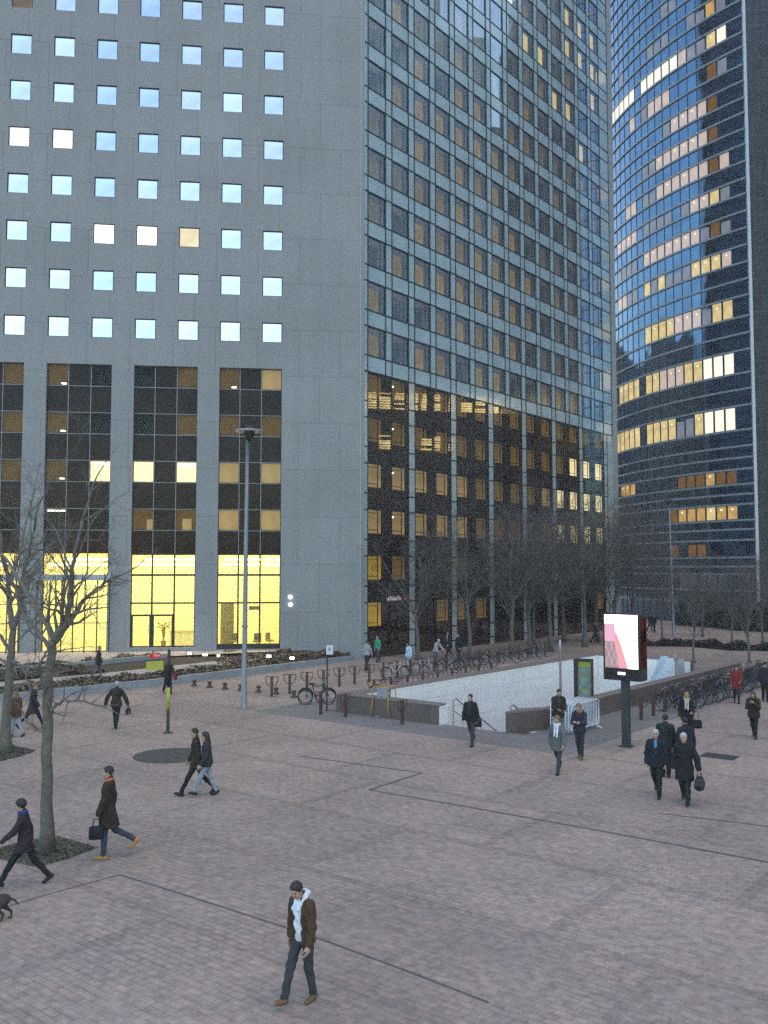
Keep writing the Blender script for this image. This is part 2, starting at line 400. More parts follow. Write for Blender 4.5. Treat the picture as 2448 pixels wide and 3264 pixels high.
# ---------------------------------------------------------------- lit lobby behind the openings
M_lobwall = pmat('lobby_yellow_wall', (.82, .80, .46), .8, 0, .06, .7)
M_lobfloor = pmat('lobby_floor', (.55, .48, .25), .3, 0, .1, 2)
M_lobdark = pmat('lobby_grey_panel', (.30, .28, .14), .7, 0, .1)
X0, X1, D1 = -39.0, -3.2, 7.0
lob = MB()
zf = LOB_B-.02
lob.quad((X0, D1, zf), (X1, D1, zf), (X1, D1, LOB_T), (X0, D1, LOB_T), 0)
lob.quad((X0, .5, zf), (X1, .5, zf), (X1, D1, zf), (X0, D1, zf), 1)
lob.quad((X0, .36, LOB_T+.02), (X0, 1.3, LOB_T+.02), (X1, 1.3, LOB_T+.02), (X1, .36, LOB_T+.02), 0)
lob.quad((X0, 1.3, LOB_T+.02), (X0, D1, LOB_T+.02), (X1, D1, LOB_T+.02), (X1, 1.3, LOB_T+.02), 2)
lob.quad((X0, 1.3, LOB_T-.12), (X1, 1.3, LOB_T-.12), (X1, 1.3, LOB_T+.02), (X0, 1.3, LOB_T+.02), 0)
for x in (X0, X1): lob.quad((x, .36, zf), (x, D1, zf), (x, D1, LOB_T), (x, .36, LOB_T), 0)
# inner faces of the piers
pe = [X0]+[v for a, b in reversed(strips) for v in (a, b)]+[X1]
for a, b in zip(pe[0::2], pe[1::2]):
    lob.quad((a, .36, zf), (b, .36, zf), (b, .36, LOB_T), (a, .36, LOB_T), 0)
lobby = lob.build('lobby', [M_lobwall, M_lobfloor, emat('added_ceiling_glow', (1.0, .85, .45), 4.0)], tower, (0, 0, 0), rotL)  # ceiling made to glow, an added fill that brightens lobby and plaza
lamp_l = emat('lobby_ceiling_light', (1.0, .86, .45), 9)
for j, (xa, xb) in enumerate(strips):
    for k in range(3):
        x = xa+.25+k*1.42
        q = MB(); q.box(0, 1.15, 0, 1.6, 0, .12); q.build('ceiling_light', lamp_l, lobby, (x, .8, LOB_T-.78))
        if j < 3:
            q = MB(); q.box(0, 1.15, 0, 1.2, 0, .12); q.build('ceiling_light', lamp_l, lobby, (x, 4.4, LOB_T-.40))
# furniture seen through the glass
q = MB(); q.box(0, .9, 0, .3, 0, 3.0); q.build('partition_panel', M_lobdark, lobby, (strips[0][0]+.12, 2.2, zf))
def lobby_chair(x, y, rz):
    c = MB()
    c.rings([[Vector((.30*cos(a)*f, .28*sin(a)*f, z)) for a in [2*pi*i/10 for i in range(10)]] for z, f in ((.36, .8), (.42, 1), (.47, .9))])
    for i in range(5):
        a0 = pi*.15+i*pi*.14; a1 = a0+pi*.14
        c.box(0, .2, -.02, .02, .45, .95, 0, Matrix.Translation((.3*cos((a0+a1)/2), .28*sin((a0+a1)/2), 0)) @ Matrix.Rotation((a0+a1)/2+pi/2, 4, 'Z') @ Matrix.Translation((-.1, 0, 0)))
    c.tube([(0, 0, .02), (0, 0, .38)], .03); c.lathe([(.22, 0), (.22, .02), (.04, .04)], 10)
    c.build('lobby_chair', M_lobdark, lobby, (x, y, zf), (0, 0, rz))
lobby_chair(strips[0][0]+1.0, 1.7, .3); lobby_chair(strips[0][0]+2.6, 1.5, -.6); lobby_chair(strips[0][0]+3.5, 2.1, 1.2)
q = MB(); q.box(-.35, .35, -.1, .1, 2.55, 2.8); q.build('hanging_sign', M_lobdark, lobby, (strips[0][0]+2.4, 1.6, zf))
q = MB(); q.lathe([(.16, 0), (.2, .45), (.17, .45)], 10)
for i in range(14):
    a = i*2.4; q.tube([(0, 0, .4), (.12*cos(a), .12*sin(a), 1.0+.05*i), (.38*cos(a), .38*sin(a), 1.3+.03*i)], [.02, .02, .006], 4)
    p = Vector((.38*cos(a), .38*sin(a), 1.3+.03*i)); q.quad(p+Vector((-.12, 0, 0)), p+Vector((0, -.1, .06)), p+Vector((.14, 0, -.05)), p+Vector((0, .12, .02)))
q.build('potted_plant', M_lobdark, lobby, (strips[1][0]+1.9, 2.4, zf))
q = MB(); q.box(-1.1, 1.1, -.3, .3, 1.0, 1.08); q.box(-1.05, 1.05, -.22, .22, 0, 1.0); q.build('reception_desk', M_lobwall, lobby, (strips[1][0]+3.2, 4.0, zf))
# glazing bars of the lobby front, door leaves of the second and the entrance of the far bays
def bar(mb, x0, x1, z0, z1, d=.22, dd=.10, mi=0): mb.box(x0, x1, d, d+dd, z0, z1, mi)
for j, (xa, xb) in enumerate(strips):
    g = MB(); zb = LOB_B if j == 0 else (zl(560, 2063) if j == 1 else zl(250, 2075))
    w3 = (xb-xa)/3
    xm1, xm2 = xa+WW, xb-WW
    bar(g, xa, xa+.07, zb, LOB_T); bar(g, xb-.07, xb, zb, LOB_T)
    if j < 2:
        for x in (xm1, xm2): bar(g, x-.055, x+.055, zb, LOB_T, .20, .12)
        for (p, q_) in ((xa+.07, xm1-.055), (xm1+.055, xm2-.055), (xm2+.055, xb-.07)):
            bar(g, p, q_, LOB_1-.09, LOB_1+.05); bar(g, p, q_, LOB_2-.06, LOB_2+.05); bar(g, p, q_, zb, zb+(.34 if j == 0 else .08))
            bar(g, p, q_, LOB_T-.1, LOB_T)
        if j == 1:
            zd = zl(480, 1962)
            for (p, q_) in ((xa+.07, xm1-.055), (xm1+.055, xm2-.055)): bar(g, p, q_, zd-.06, zd+.06)
            for x in (xa+.07, xm1-.15, xm1+.055, xm2-.15): bar(g, x, x+.095, zb+.08, zd-.06, .24, .06)
    else:
        zc0, zc1 = zl(250, 1850), zl(250, 1831)
        for x in (xm1, xm2): bar(g, x-.04, x+.04, zc1, LOB_T, .20, .12)
        g.box(xa-.35, xb+.35, -.5, .2, zc0, zc1, 1)               # flat canopy beam in front
        for f in (.0, .18, .34, .5, .66, .83, 1.0):
            x = xa-.2+f*(xb-xa+.4); bar(g, x-.035, x+.035, zb-.3, zc0, -.42, .08)
        for z in (zl(250, 1925), zl(250, 1985)): g.box(xa-.2, xb+.2, -.40, -.36, z-.025, z+.025)
    lf = g.build('lobby_glazing', [M_dark, M_rib], tower, (0, 0, 0), rotL)
    q = MB(); q.quad((xa+.06, .27, zb), (xb-.06, .27, zb), (xb-.06, .27, LOB_T-.05), (xa+.06, .27, LOB_T-.05)); q.build('pane', G_clear, lf)
    if j == 1:
        q = MB()
        for x in (xm1-.19, xm1+.17): q.tube([(x, .17, zb+.9), (x, .17, zb+1.5)], .02); q.box(x-.015, x+.015, .17, .24, zb+.95, zb+.98); q.box(x-.015, x+.015, .17, .24, zb+1.42, zb+1.45)
        q.build('door_handle', M_rib, lf)
# plinth under the openings
q = MB()
for j, (xa, xb) in enumerate(strips):
    q.box(xa, xb, .02, .5, 0, (LOB_B if j == 0 else zl(560, 2063) if j == 1 else zl(250, 2075))-.01)
q.build('plinth', M_stone, tower, (0, 0, 0), rotL)
# wall lamps on the stone face, two small white discs
for (px, py) in ((925, 1903), (926, 1927)):
    z = zl(px, py); d = ray(px, py); n = Vector((-sin(AL), cos(AL), 0)); tt = n.dot(Vector((CX, CY, 0)))/n.dot(d)
    p = Vector((d.x*tt-CX, d.y*tt-CY, 0)); xl = p.dot(Vector((cos(AL), sin(AL), 0)))
    q = MB(); q.lathe([(.06, .0), (.13, .02), (.12, .1), (.03, .14)], 12, 0, Matrix.Rotation(pi/2, 4, 'X'))
    q.build('wall_lamp', emat('white_lamp', (.95, 1, 1), 5), tower, rL @ Vector((xl, 0, z)), rotL)
# ---------------------------------------------------------------- slanting curtain wall
BAY, PW = 5.452, .74
W1 = (BAY-2*PW)/2
VEND = 7*BAY+2.1
ZB = 19.79
rR = Matrix.Rotation(RA, 3, 'Z')
M_teal = pmat('teal_spandrel_glass', (.36, .465, .51), .13, .0, .14, .6, spec=.9, coat=.5)
M_teal2 = pmat('pale_pier_glass', (.40, .43, .42), .15, .0, .14, .6, spec=1.0, coat=.4)
M_mull = pmat('dark_teal_mullion', (.035, .05, .055), .4, .4, .2)
M_brownline = pmat('brown_mullion', (.075, .06, .052), .4, .3, .2)
cells = []                      # opening x ranges
for n in range(7):
    cells += [(n*BAY+PW, n*BAY+PW+W1), (n*BAY+2*PW+W1, n*BAY+2*PW+2*W1)]
ks = list(range(-1, 14))
def zsp(k): return 24.14+3.2*k                # top of the spandrel k
xs = sorted(set([.34, VEND]+[v for c in cells for v in c]))
zs = [ZB]+[z for k in ks for z in (zsp(k), zsp(k)+2.06)]+[HTOP]
def hole3(i, k):
    xm, zm = (xs[i]+xs[i+1])/2, (zs[k]+zs[k+1])/2
    return any(a < xm < b for a, b in cells) and any(zsp(kk) < zm < zsp(kk)+2.06 for kk in ks)
g = MB(); grid_wall(g, xs, zs, hole3, .12)
cw = g.build('curtain_wall', M_teal, tower, (0, 0, 0), rotR)
g = MB()
for n in range(7): g.quad((n*BAY+(.34 if n == 0 else 0), 0, 0), (n*BAY+PW, 0, 0), (n*BAY+PW, 0, ZB), (n*BAY+(.34 if n == 0 else 0), 0, ZB))
g.quad((7*BAY, 0, 0), (VEND, 0, 0), (VEND, 0, ZB), (7*BAY, 0, ZB))
g.build('glass_pier', M_teal2, cw)
g = MB()
vx = sorted(v for c in cells for v in c)+[VEND-.04]
for x in vx: g.box(x-.027, x+.027, -.06, -.004, ZB, HTOP)
zz = [z for k in ks for z in (zsp(k), zsp(k)-1.14)]
for z in zz: g.box(.36, VEND, -.034, -.002, z-.045, z+.045)
for n in range(8):              # dark joints of the lower piers
    for z in [zz_ for k in range(-7, -1) for zz_ in (zsp(k), zsp(k)-1.14)]:
        g.box(n*BAY+(.36 if n == 0 else .0), n*BAY+PW, -.03, -.002, z-.04, z+.04)
    if n: g.box(n*BAY-.05, n*BAY, -.05, 0.1, 0, ZB)
    g.box(n*BAY+PW, n*BAY+PW+.045, -.05, 0.1, 0, ZB)
g.build('mullion_grid', M_mull, cw)
# upper windows: clear mirror skin, frame, lit blind behind
G_teal = glass_mat('teal_window_glass', (.80, .82, .82), .25, 1.5, .02, (.8, .92, 1.0))
amber = [emat('blind_amber_%d' % i, c, s_, 0, .25, 1.3) for i, (c, s_) in enumerate((((.68, .47, .19), .52), ((.58, .41, .18), .45), ((.42, .36, .27), .40), ((.17, .20, .23), .3)))]
amber_lit = emat('blind_lit_yellow', (1.0, .80, .36), 1.1, 0, .1, 1.0)
M_inner = emat('added_glow_mauve', (.30, .29, .33), .36, 0, .3, .6)  # inner wall given an added glow to lighten the window panes
def cw_window(bl, w_, lit=False, big=False):
    q = MB(); h = 2.06
    room(q, .02, w_-.02, .02, h-.02, .1, .34, 1)
    q.box(.02, .09, .04, .12, .02, h-.02, 0); q.box(w_-.09, w_-.02, .04, .12, .02, h-.02, 0); q.box(w_*.74, w_*.74+.06, .05, .11, .05, h-.05, 0)
    q.box(.09, w_-.09, .04, .12, h-.09, h-.02, 0)
    z0, z1 = (.06, 1.62) if not lit else (.06, 1.9)
    q.box(.32, w_*.74-.03, .26, .30, z0, z1, 2)
    q.quad((0, .025, 0), (w_, .025, 0), (w_, .025, h), (0, .025, h), 3)
    return q.mesh('cw_window', [M_mull, M_inner, bl, G_teal])
cw_me = [cw_window(a, W1) for a in amber]; cw_lit = cw_window(amber_lit, W1, True)
placed = []
for k in ks:
    for ci, (a, b) in enumerate(cells):
        # lit rows seen high on the far side
        row_from_top = k
        me = None
        if k in (10, 11) and ci >= 11: me = cw_lit
        elif (k, ci) in ((9, 13), (10, 7), (9, 8), (9, 9), (8, 10), (8, 11), (7, 12)): me = cw_lit
        else:
            wgt = [5, 3, 1, .6] if 2 <= ci <= 7 and k < 7 else [.5, 2, 5, 3]
            me = random.choices(cw_me, wgt)[0]
        p = rR @ Vector((a, 0, zsp(k))); d = (Vector((CX, CY, 0))+p)
        inview = (d.z-H_CAM)/d.y < .66
        placed.append((0 if inview else 1, d.length, a, k, me))
placed.sort(key=lambda e: (e[0], e[1]))
rest = MB(); restm = [M_mull, M_inner]+amber+[amber_lit, G_teal]
for i, (_, _, a, k, me) in enumerate(placed):
    if i < 100: link_mesh('window', me, cw, (a, 0, zsp(k)))
    else:
        mi = [restm.index(m) for m in me.materials]; b0 = len(rest.v)
        rest.v += [(v.co.x+a, v.co.y, v.co.z+zsp(k)) for v in me.vertices]
        rest.f += [tuple(x+b0 for x in p.vertices) for p in me.polygons]; rest.m += [mi[p.material_index] for p in me.polygons]
tag(rest.build('upper_windows', restm, cw), kind='stuff')
# brown lower zone
brown = MB()
zt = [ZB+.0, ]+[]
rows_b = list(range(-3, 3))
def ztop(r): return min(13.438+3.2*r, ZB-.10)
WB = 1.62
xs = sorted(set([v for c in cells for v in c]+[v for a, b in cells for v in (a+.08, a+.08+WB)]))
zs = sorted(set([0, ZB]+[v for r in rows_b for v in (ztop(r), 13.438+3.2*r-1.72)]))
def hole4(i, k):
    xm, zm = (xs[i]+xs[i+1])/2, (zs[k]+zs[k+1])/2
    return any(a+.08 < xm < a+.08+WB for a, b in cells) and any(13.438+3.2*r-1.72 < zm < ztop(r) for r in rows_b)
for n in range(7):
    sub = [x for x in xs if n*BAY+PW-1e-6 <= x <= (n+1)*BAY+1e-6]
    def h5(i, k, sub=sub):
        xm, zm = (sub[i]+sub[i+1])/2, (zs[k]+zs[k+1])/2
        return any(a+.08 < xm < a+.08+WB for a, b in cells) and any(13.438+3.2*r-1.72 < zm < ztop(r) for r in rows_b)
    grid_wall(brown, sub, zs, h5, .12, 0, .06)
M_brown2 = pmat('brown_lower_glass', (.115, .055, .036), .2, 0, .4, .5, spec=.3)
bw = brown.build('brown_glass_base', M_brown2, tower, (0, 0, 0), rotR)
g = MB()
for a, b in cells:
    g.box(a+W1-.03, a+W1, .03, .06, 0, ZB-.05)
    g.box(a, a+.03, .03, .06, 0, ZB-.05)
for n in range(7):
    for r in rows_b:
        z = 13.438+3.2*r+.35
        if z < ZB: g.box(n*BAY+PW+.045, (n+1)*BAY-.05, .035, .06, z-.015, z+.015)
g.build('brown_mullion', M_brownline, bw)
G_skin = glass_mat('brown_outer_glass', (.88, .84, .80), .035, 1.5, .015, (1, .95, .88))
for n in range(7):
    g = MB(); g.quad((n*BAY+PW+.05, .005, .1), ((n+1)*BAY-.05, .005, .1), ((n+1)*BAY-.05, .005, ZB-.05), (n*BAY+PW+.05, .005, ZB-.05)); g.build('outer_glass', G_skin, bw)
def bw_window(light, w_, h, lampz=None, lampx=.6):
    q = MB()
    room(q, .0, w_, .0, h, .08, 1.1, 1)
    q.box(0, .05, .0, .08, 0, h, 0); q.box(w_-.05, w_, .0, .08, 0, h, 0); q.box(w_*.70, w_*.70+.06, .01, .07, .04, h-.04, 0)
    q.box(.05, w_-.05, .0, .08, 0, .05, 0); q.box(.05, w_-.05, .0, .08, h-.06, h, 0); q.box(.05, w_*.7, .01, .07, .26, .31, 0); q.box(.05, w_*.7, .01, .07, h-.28, h-.24, 0)
    q.quad((.05, .04, .05), (w_-.05, .04, .05), (w_-.05, .04, h-.06), (.05, .04, h-.06), 2)
    if lampz: q.lathe([(.03, 0), (.16, .02), (.16, .09), (.05, .11)], 10, 3, Matrix.Translation((lampx, .5, lampz)))
    return q.mesh('lower_window', [M_dark, light, G_clear, lamp_w])
room_amb = emat('room_amber_lower', (.46, .30, .09), .40, 0, .3, .9)
room_yel = emat('room_yellow', (.85, .60, .05), .55, 0, .25, .9)
for r in rows_b:
    h = ztop(r)-(13.438+3.2*r-1.72)
    if h < .5: h = .5
    for ci, (a, b) in enumerate(cells):
        if r in (0, -1): li = room_mid if (ci < 5 or ci > 8) else room_amb
        elif r == 1: li = room_hot if ci > 10 else room_amb
        elif r == 2: li = room_amb
        elif ci == 0: li = room_yel
        else: li = room_off if random.random() < .6 else room_amb
        if r in (0, -1) and ci >= 10: li = room_hot
        lamp = (ci in (0, 1, 3, 4, 6) and r in (-1, 0, 1, 2) and h > 1)
        link_mesh('lower_window', bw_window(li, WB, h, h*.72 if lamp else None, .45+.15*(ci % 3)), bw, (a+.08, .06, 13.438+3.2*r-1.72))
# small lit entrance sign: pale strokes and a red mark
q = MB()
for i in range(7): q.box(.22*i, .22*i+.13, -.05, -.02, 0, .3 if i % 2 else .22)
sg = q.build('entrance_sign', emat('sign_white', (1, .95, .9), .5), tower, rR @ Vector((2.95, -.02, 13.438-3.2*3-.0+.05)), rotR)
q = MB(); q.poly([(1.9, -.05, 0), (2.15, -.05, 0), (2.02, -.05, .36)]); q.poly([(1.9, -.02, 0), (2.02, -.02, .36), (2.15, -.02, 0)]); q.build('red_mark', emat('sign_red', (1, .06, .05), .5), sg)
# end wall, back and roof
g = MB(); E0 = rR @ Vector((VEND+.98, .1, 0)); E1 = E0+Vector((-1.1, 10.0, 0)); E2 = Vector((-30, 52, 0)); E3 = rL @ Vector((-40, 0, 0))
for a, b in ((E0, E1), (E1, E2), (E2, E3)):
    g.quad((a.x, a.y, 0), (b.x, b.y, 0), (b.x, b.y, HTOP), (a.x, a.y, HTOP))
C0 = Vector((0, 0, 0))
g.poly([(p.x, p.y, HTOP-.01) for p in (C0, E0, E1, E2, E3)])
M_endwall = brick_mat('dark_glass_end_wall', (.15, .24, .35), (.21, .32, .45), (.05, .08, .12), 1.9, 1.6, .14, axes='xz', rough=.25, bump=.1)
g.build('end_wall', M_endwall, tower)
g = MB(); g.box(VEND-.02, VEND+1.0, -.12, .35, 0, HTOP); g.build('corner_post', M_rib, tower, (0, 0, 0), rotR)
# inner core that keeps daylight out of the rooms
g = MB()
for (x0, x1) in ((-38.5, -.6),):
    g.quad((x0, 1.75, LOB_T+.3), (x1, 1.75, LOB_T+.3), (x1, 1.75, HTOP-.5), (x0, 1.75, HTOP-.5))
g.build('inner_core', room_off, tower, (0, 0, 0), rotL)
g = MB(); g.quad((.5, 1.5, 0), (VEND, 1.5, 0), (VEND, 1.5, HTOP-.5), (.5, 1.5, HTOP-.5)); g.build('inner_core', room_off, tower, (0, 0, 0), rotR)
# ================================================================== the curved glass tower behind
TR = 42.0
ET = at_depth(2410, 1700, 98.0); ET.z = 0
PHI0 = R(39)
TC = ET+Vector((cos(PHI0), sin(PHI0), 0))*TR
tower2 = empty('glass_tower', (ET.x, ET.y, 0), 0, 'curved blue glass tower with pale ring bands, behind the bare trees', 'glass tower')
def tpt(s, off=0.0):        # point of the curved front at arc length s from its sharp edge, relative to the root
    ph = PHI0-s/TR
    p = TC+Vector((-cos(ph), -sin(ph), 0))*(TR+off)
    return Vector((p.x-ET.x, p.y-ET.y, 0)), ph
def zE(y3):                 # height on the sharp edge, from the row of an enlargement
    return at_depth(2405, y3/2.0335, 98.0).z
TTOP = 96.0
bands = [(95, 205), (300, 415), (520, 630), (725, 830), (930, 1040), (1150, 1250), (1360, 1470), (1580, 1690), (1905, 2040), (2257, 2407), (2617, 2777), (3032, 3132), (3262, 3367), (3512, 3612), (3722, 3832)]
lines_y = [95, 205, 300, 415, 520, 630, 725, 830, 930, 1040, 1150, 1250, 1360, 1470, 1580, 1690, 1800, 1905, 2040, 2150, 2257, 2407, 2512, 2617, 2777, 2882, 2957, 3032, 3132, 3197, 3262, 3367, 3427, 3497, 3612, 3672, 3722, 3832, 3912]
bands = [(-112-208*i, 0-208*i) for i in range(6, -1, -1)]+bands
lines_y = [v for i in range(6, -1, -1) for v in (-112-208*i, -5-208*i)]+lines_y
zlines = sorted(zE(y) for y in lines_y)
CW = 1.4
sc_ = [0.0, 2.0]+[2.0+CW*(i+1) for i in range(40)]
M_tglass = mirror_mat('blue_tower_glass', (.125, .225, .345), .05, .008, .22, .12)
M_tring = pmat('pale_ring_band', (.34, .38, .42), .4, .2, .12)
M_tmull = pmat('dark_blue_mullion', (.02, .035, .06), .4, .3, .2)
g = MB(); zz = [0.0]+zlines+[TTOP]
for i in range(len(sc_)-1):
    a, _ = tpt(sc_[i]); b, _ = tpt(sc_[i+1])
    for k in range(len(zz)-1):
        # each pane sits a hair out of true, so its mirror image is broken
        jit = [random.gauss(0, .004) for _ in range(4)]
        n = Vector((-cos(PHI0-sc_[i]/TR), -sin(PHI0-sc_[i]/TR), 0))
        pts = [Vector((b.x, b.y, zz[k])), Vector((a.x, a.y, zz[k])), Vector((a.x, a.y, zz[k+1])), Vector((b.x, b.y, zz[k+1]))]
        g.quad(*[p+n*j for p, j in zip(pts, jit)])
tglass = g.build('curtain_wall', M_tglass, tower2)
g = MB()
for z in zlines:
    ring_o = [tpt(s, .16)[0] for s in sc_]; ring_i = [tpt(s, -.05)[0] for s in sc_]
    for i in range(len(sc_)-1):
        for (p, q, z0, z1, w_) in ((ring_o[i], ring_o[i+1], z-.11, z+.11, 0),):
            g.quad((q.x, q.y, z0), (p.x, p.y, z0), (p.x, p.y, z1), (q.x, q.y, z1))
        g.quad((ring_i[i].x, ring_i[i].y, z+.11), (ring_i[i+1].x, ring_i[i+1].y, z+.11), (ring_o[i+1].x, ring_o[i+1].y, z+.11), (ring_o[i].x, ring_o[i].y, z+.11))
        g.quad((ring_o[i].x, ring_o[i].y, z-.11), (ring_o[i+1].x, ring_o[i+1].y, z-.11), (ring_i[i+1].x, ring_i[i+1].y, z-.11), (ring_i[i].x, ring_i[i].y, z-.11))
g.build('ring_band', M_tring, tower2)
g = MB()
for s in sc_[1:-1]:
    a, ph = tpt(s, .05); t_ = Vector((sin(ph), -cos(ph), 0))*.03; n_ = Vector((-cos(ph), -sin(ph), 0))*.05
    M = [a-t_, a+t_, a+t_-n_*2, a-t_-n_*2]
    g.prism([(p.x, p.y) for p in M], 0, TTOP)
g.build('mullion', M_tmull, tower2)
g = MB(); a, ph = tpt(0, 0)
g.prism([(-.1, -.14), (.22, -.14), (.22, .2), (-.1, .2)], 0, TTOP+.3)
g.build('edge_post', pmat('bright_edge_metal', (.5, .52, .55), .35, .3, .1), tower2)
g = MB()
last, _ = tpt(sc_[-1])
M_dkside = brick_mat('dark_side_glass', (.018, .022, .028), (.03, .035, .04), (.06, .065, .07), 1.6, 1.8, .05, axes='xz', rough=.3, bump=.05)
g.quad((.22, .02, 0), (45, 6, 0), (45, 6, TTOP), (.22, .02, TTOP))
g.quad((45, 6, 0), (45, 45, 0), (45, 45, TTOP), (45, 6, TTOP)); g.quad((45, 45, 0), (last.x, last.y, 0), (last.x, last.y, TTOP), (45, 45, TTOP))
g.poly([(p.x, p.y, TTOP) for p in [tpt(s)[0] for s in sc_][::-1]+[Vector((45, 6, 0)), Vector((45, 45, 0))]])
g.build('side_wall', M_dkside, tower2)
TE = {'W': emat('tower_white', (1, .95, .78), 1.25, 1), 'Y': emat('tower_yellow', (1, .78, .34), .82, 1, .25, .9), 'O': emat('tower_orange', (.95, .58, .18), .62, 1, .3, .9),
      'P': emat('tower_peach', (.92, .74, .64), .72, 1, .15, .9), 'B': emat('tower_brown', (.55, .27, .06), .32, 1, .3, .9), 'D': emat('tower_dim', (.42, .48, .60), .5, 1, .2, .9), 'G': emat('tower_grey', (.16, .22, .25), .34, 1, .2, .9)}
pat = ["", "", "", "", "DD..D", "D.P..DD", "DODD..DDD....D", "WYDDPWWWWW.WWWWW", "DB....PPPD.P", ".BPPPPD...", ".BPPPPPPDD", "PBPPPPPPDD.PP", "DYPPD.DDDD.PPPP", "DBDPPPPPPP.DDDD", "PYYYDDDYDY.DDPP",
       "YYDPPPYYYY", "WWWYYPPPYY.YYYY", "WWWYDDYYYY.YYYYY", "BBOBBB......OOO", "OOYOOOB....", "...BB.B", ".GGGGG"]
lit = []
for bi, row in enumerate(pat):
    y0, y1 = bands[bi]; z1, z0 = zE(y0), zE(y1)
    for ci, ch in enumerate(row):
        if ch == '.': continue
        lit.append((bi, ci, ch, z0+.16, z1-.16))
lit.sort(key=lambda e: (abs(e[1]-3)*.6+abs(e[0]-14)))
restw = MB(); order = list('WYOPBDG'); matsT = [TE[c] for c in order]+[TE['W']]
for i, (bi, ci, ch, z0, z1) in enumerate(lit):
    s0 = 2.0+CW*ci
    a, ph = tpt(s0+.14); b, _ = tpt(s0+CW-.14)
    n = Vector((-cos(ph), -sin(ph), 0))
    q = MB() if i < 100 else restw
    o = Vector((0, 0, 0)) if i >= 100 else Vector((a.x, a.y, z0))
    hh = z1 if ch not in 'D' else z0+(z1-z0)*random.uniform(.7, 1)
    pts = [Vector((b.x, b.y, z0)), Vector((a.x, a.y, z0)), Vector((a.x, a.y, hh)), Vector((b.x, b.y, hh))]
    f = [p+n*.03-o for p in pts]; bk = [p-n*.02-o for p in pts]
    q.add(f+bk, [(0, 1, 2, 3), (0, 4, 5, 1), (1, 5, 6, 2), (2, 6, 7, 3), (3, 7, 4, 0)], order.index(ch))
    if ch in 'PYO' and random.random() < .6:      # ceiling lamp
        c = (f[2]*.5+f[3]*.5)*.75+(f[0]*.5+f[1]*.5)*.25; t_ = (f[1]-f[0]).normalized()*.13; u_ = Vector((0, 0, .10))
        q.quad(*[c+n*.01+v for v in (-t_-u_, t_-u_, t_+u_, -t_+u_)], 7)
    if i < 100: q.build('lit_window', matsT, tower2, o)
tag(restw.build('lit_windows', matsT, tower2), kind='stuff')
# ================================================================== unseen blocks added round the square, shaped for their reflections in the glass
M_blockd = brick_mat('dusky_office_front', (.035, .045, .055), (.06, .07, .08), (.12, .12, .12), 3.0, 3.4, .5, axes='xz', rough=.4, bump=.1)
M_blockr = brick_mat('blue_grey_office_front', (.40, .47, .51), (.45, .51, .55), (.52, .56, .58), 2.6, 3.4, .35, axes='xz', rough=.3, bump=.1)
def block(name, x0, x1, y0, y1, steps, mat, label):
    r = empty(name, (x0, y0, 0), 0, label, 'unseen office block')
    g = MB()
    for (f0, f1, z) in steps: g.box(0, x1-x0, (y1-y0)*f0, (y1-y0)*f1-.01, 0, z)
    g.build('wall', mat, r); return r
rb = block('unseen_office_block', 86, 110, 30, 185, [(0, .19, 120), (.19, .41, 140), (.41, .47, 100), (.47, .55, 84), (.55, .66, 122), (.62, 1, 140)], M_blockr, 'unseen blue grey office block with two lit storeys, added for its reflection in the glass face')
Elit = emat('lit_storey_window', (1, .80, .36), 6.5, 0, .45, .5)
for zlo, zhi in ((33.0, 36.2), (26.2, 28.8)):
    for i in range(20):
        if zlo < 30 and i not in (0, 4, 7, 8, 9, 14): continue
        if i > 10 and random.random() < .35: continue
        q = MB(); nsl = int((zhi-zlo)/.42); wd = 1.9 if random.random() < .75 else 1.0
        for s_ in range(nsl):
            if random.random() < .88: q.box(0, .05, .35*s_/nsl*(i % 2), wd, .42*s_, .42*s_+random.uniform(.18, .36))
        q.build('window', Elit, rb, (-.06, 43+i*2.4, zlo))
for i in range(9):
    q = MB()
    for s_ in range(3):
        if random.random() < .8: q.box(0, .05, 0, 1.8, .45*s_, .45*s_+.25)
    if q.v: q.build('window', Elit, rb, (-.06, 78+i*2.1, 36.6))
block('unseen_office_block', -78, -56, 104, 196, [(0, .22, 50), (.22, .55, 57), (.55, .8, 63), (.8, 1, 58)], M_blockd, 'unseen dark office block added behind the stone tower for its reflection')
block('unseen_office_block', -115, -18, 228, 250, [(0, .5, 66), (.5, 1, 60)], M_blockd, 'long unseen dark office block added far behind the stone tower for its reflection')
# ================================================================== ground
ROTG = -BE
d1, d2 = Vector((cos(BE), -sin(BE), 0)), Vector((sin(BE), cos(BE), 0))
def P(a, b, z=0.0): v = d1*a+d2*b; return Vector((v.x, v.y, z))
def toP(v): return v.dot(d1), v.dot(d2)
PA0, PA1, PB0, PB1 = -25.6, -17.5, 30.1, 53.5
M_pave = brick_mat('pinkish_setts', (.395, .290, .240), (.325, .258, .222), (.255, .198, .172), .30, .15, .010, rough=.75, bump=.10, big=.15, bigscale=.22, fine=.24, tint=(.84, .87, .90), finescale=5.0, mvar=1.0, bays=(5.6, .09))
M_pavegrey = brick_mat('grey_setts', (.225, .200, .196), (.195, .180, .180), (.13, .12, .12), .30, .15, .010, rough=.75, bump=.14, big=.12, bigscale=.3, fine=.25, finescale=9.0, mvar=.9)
g = MB(); XA = [-320, PA0-.3, PA1+.3, 320]; XB = [-160, PB0-.3, PB1+.3, 420]
for i in range(3):
    for k in range(3):
        if (i, k) != (1, 1): g.quad((XA[i], XB[k], 0), (XA[i+1], XB[k], 0), (XA[i+1], XB[k+1], 0), (XA[i], XB[k+1], 0))
tag(g.build('plaza', M_pave, None, (0, 0, 0), (0, 0, ROTG)), kind='structure')
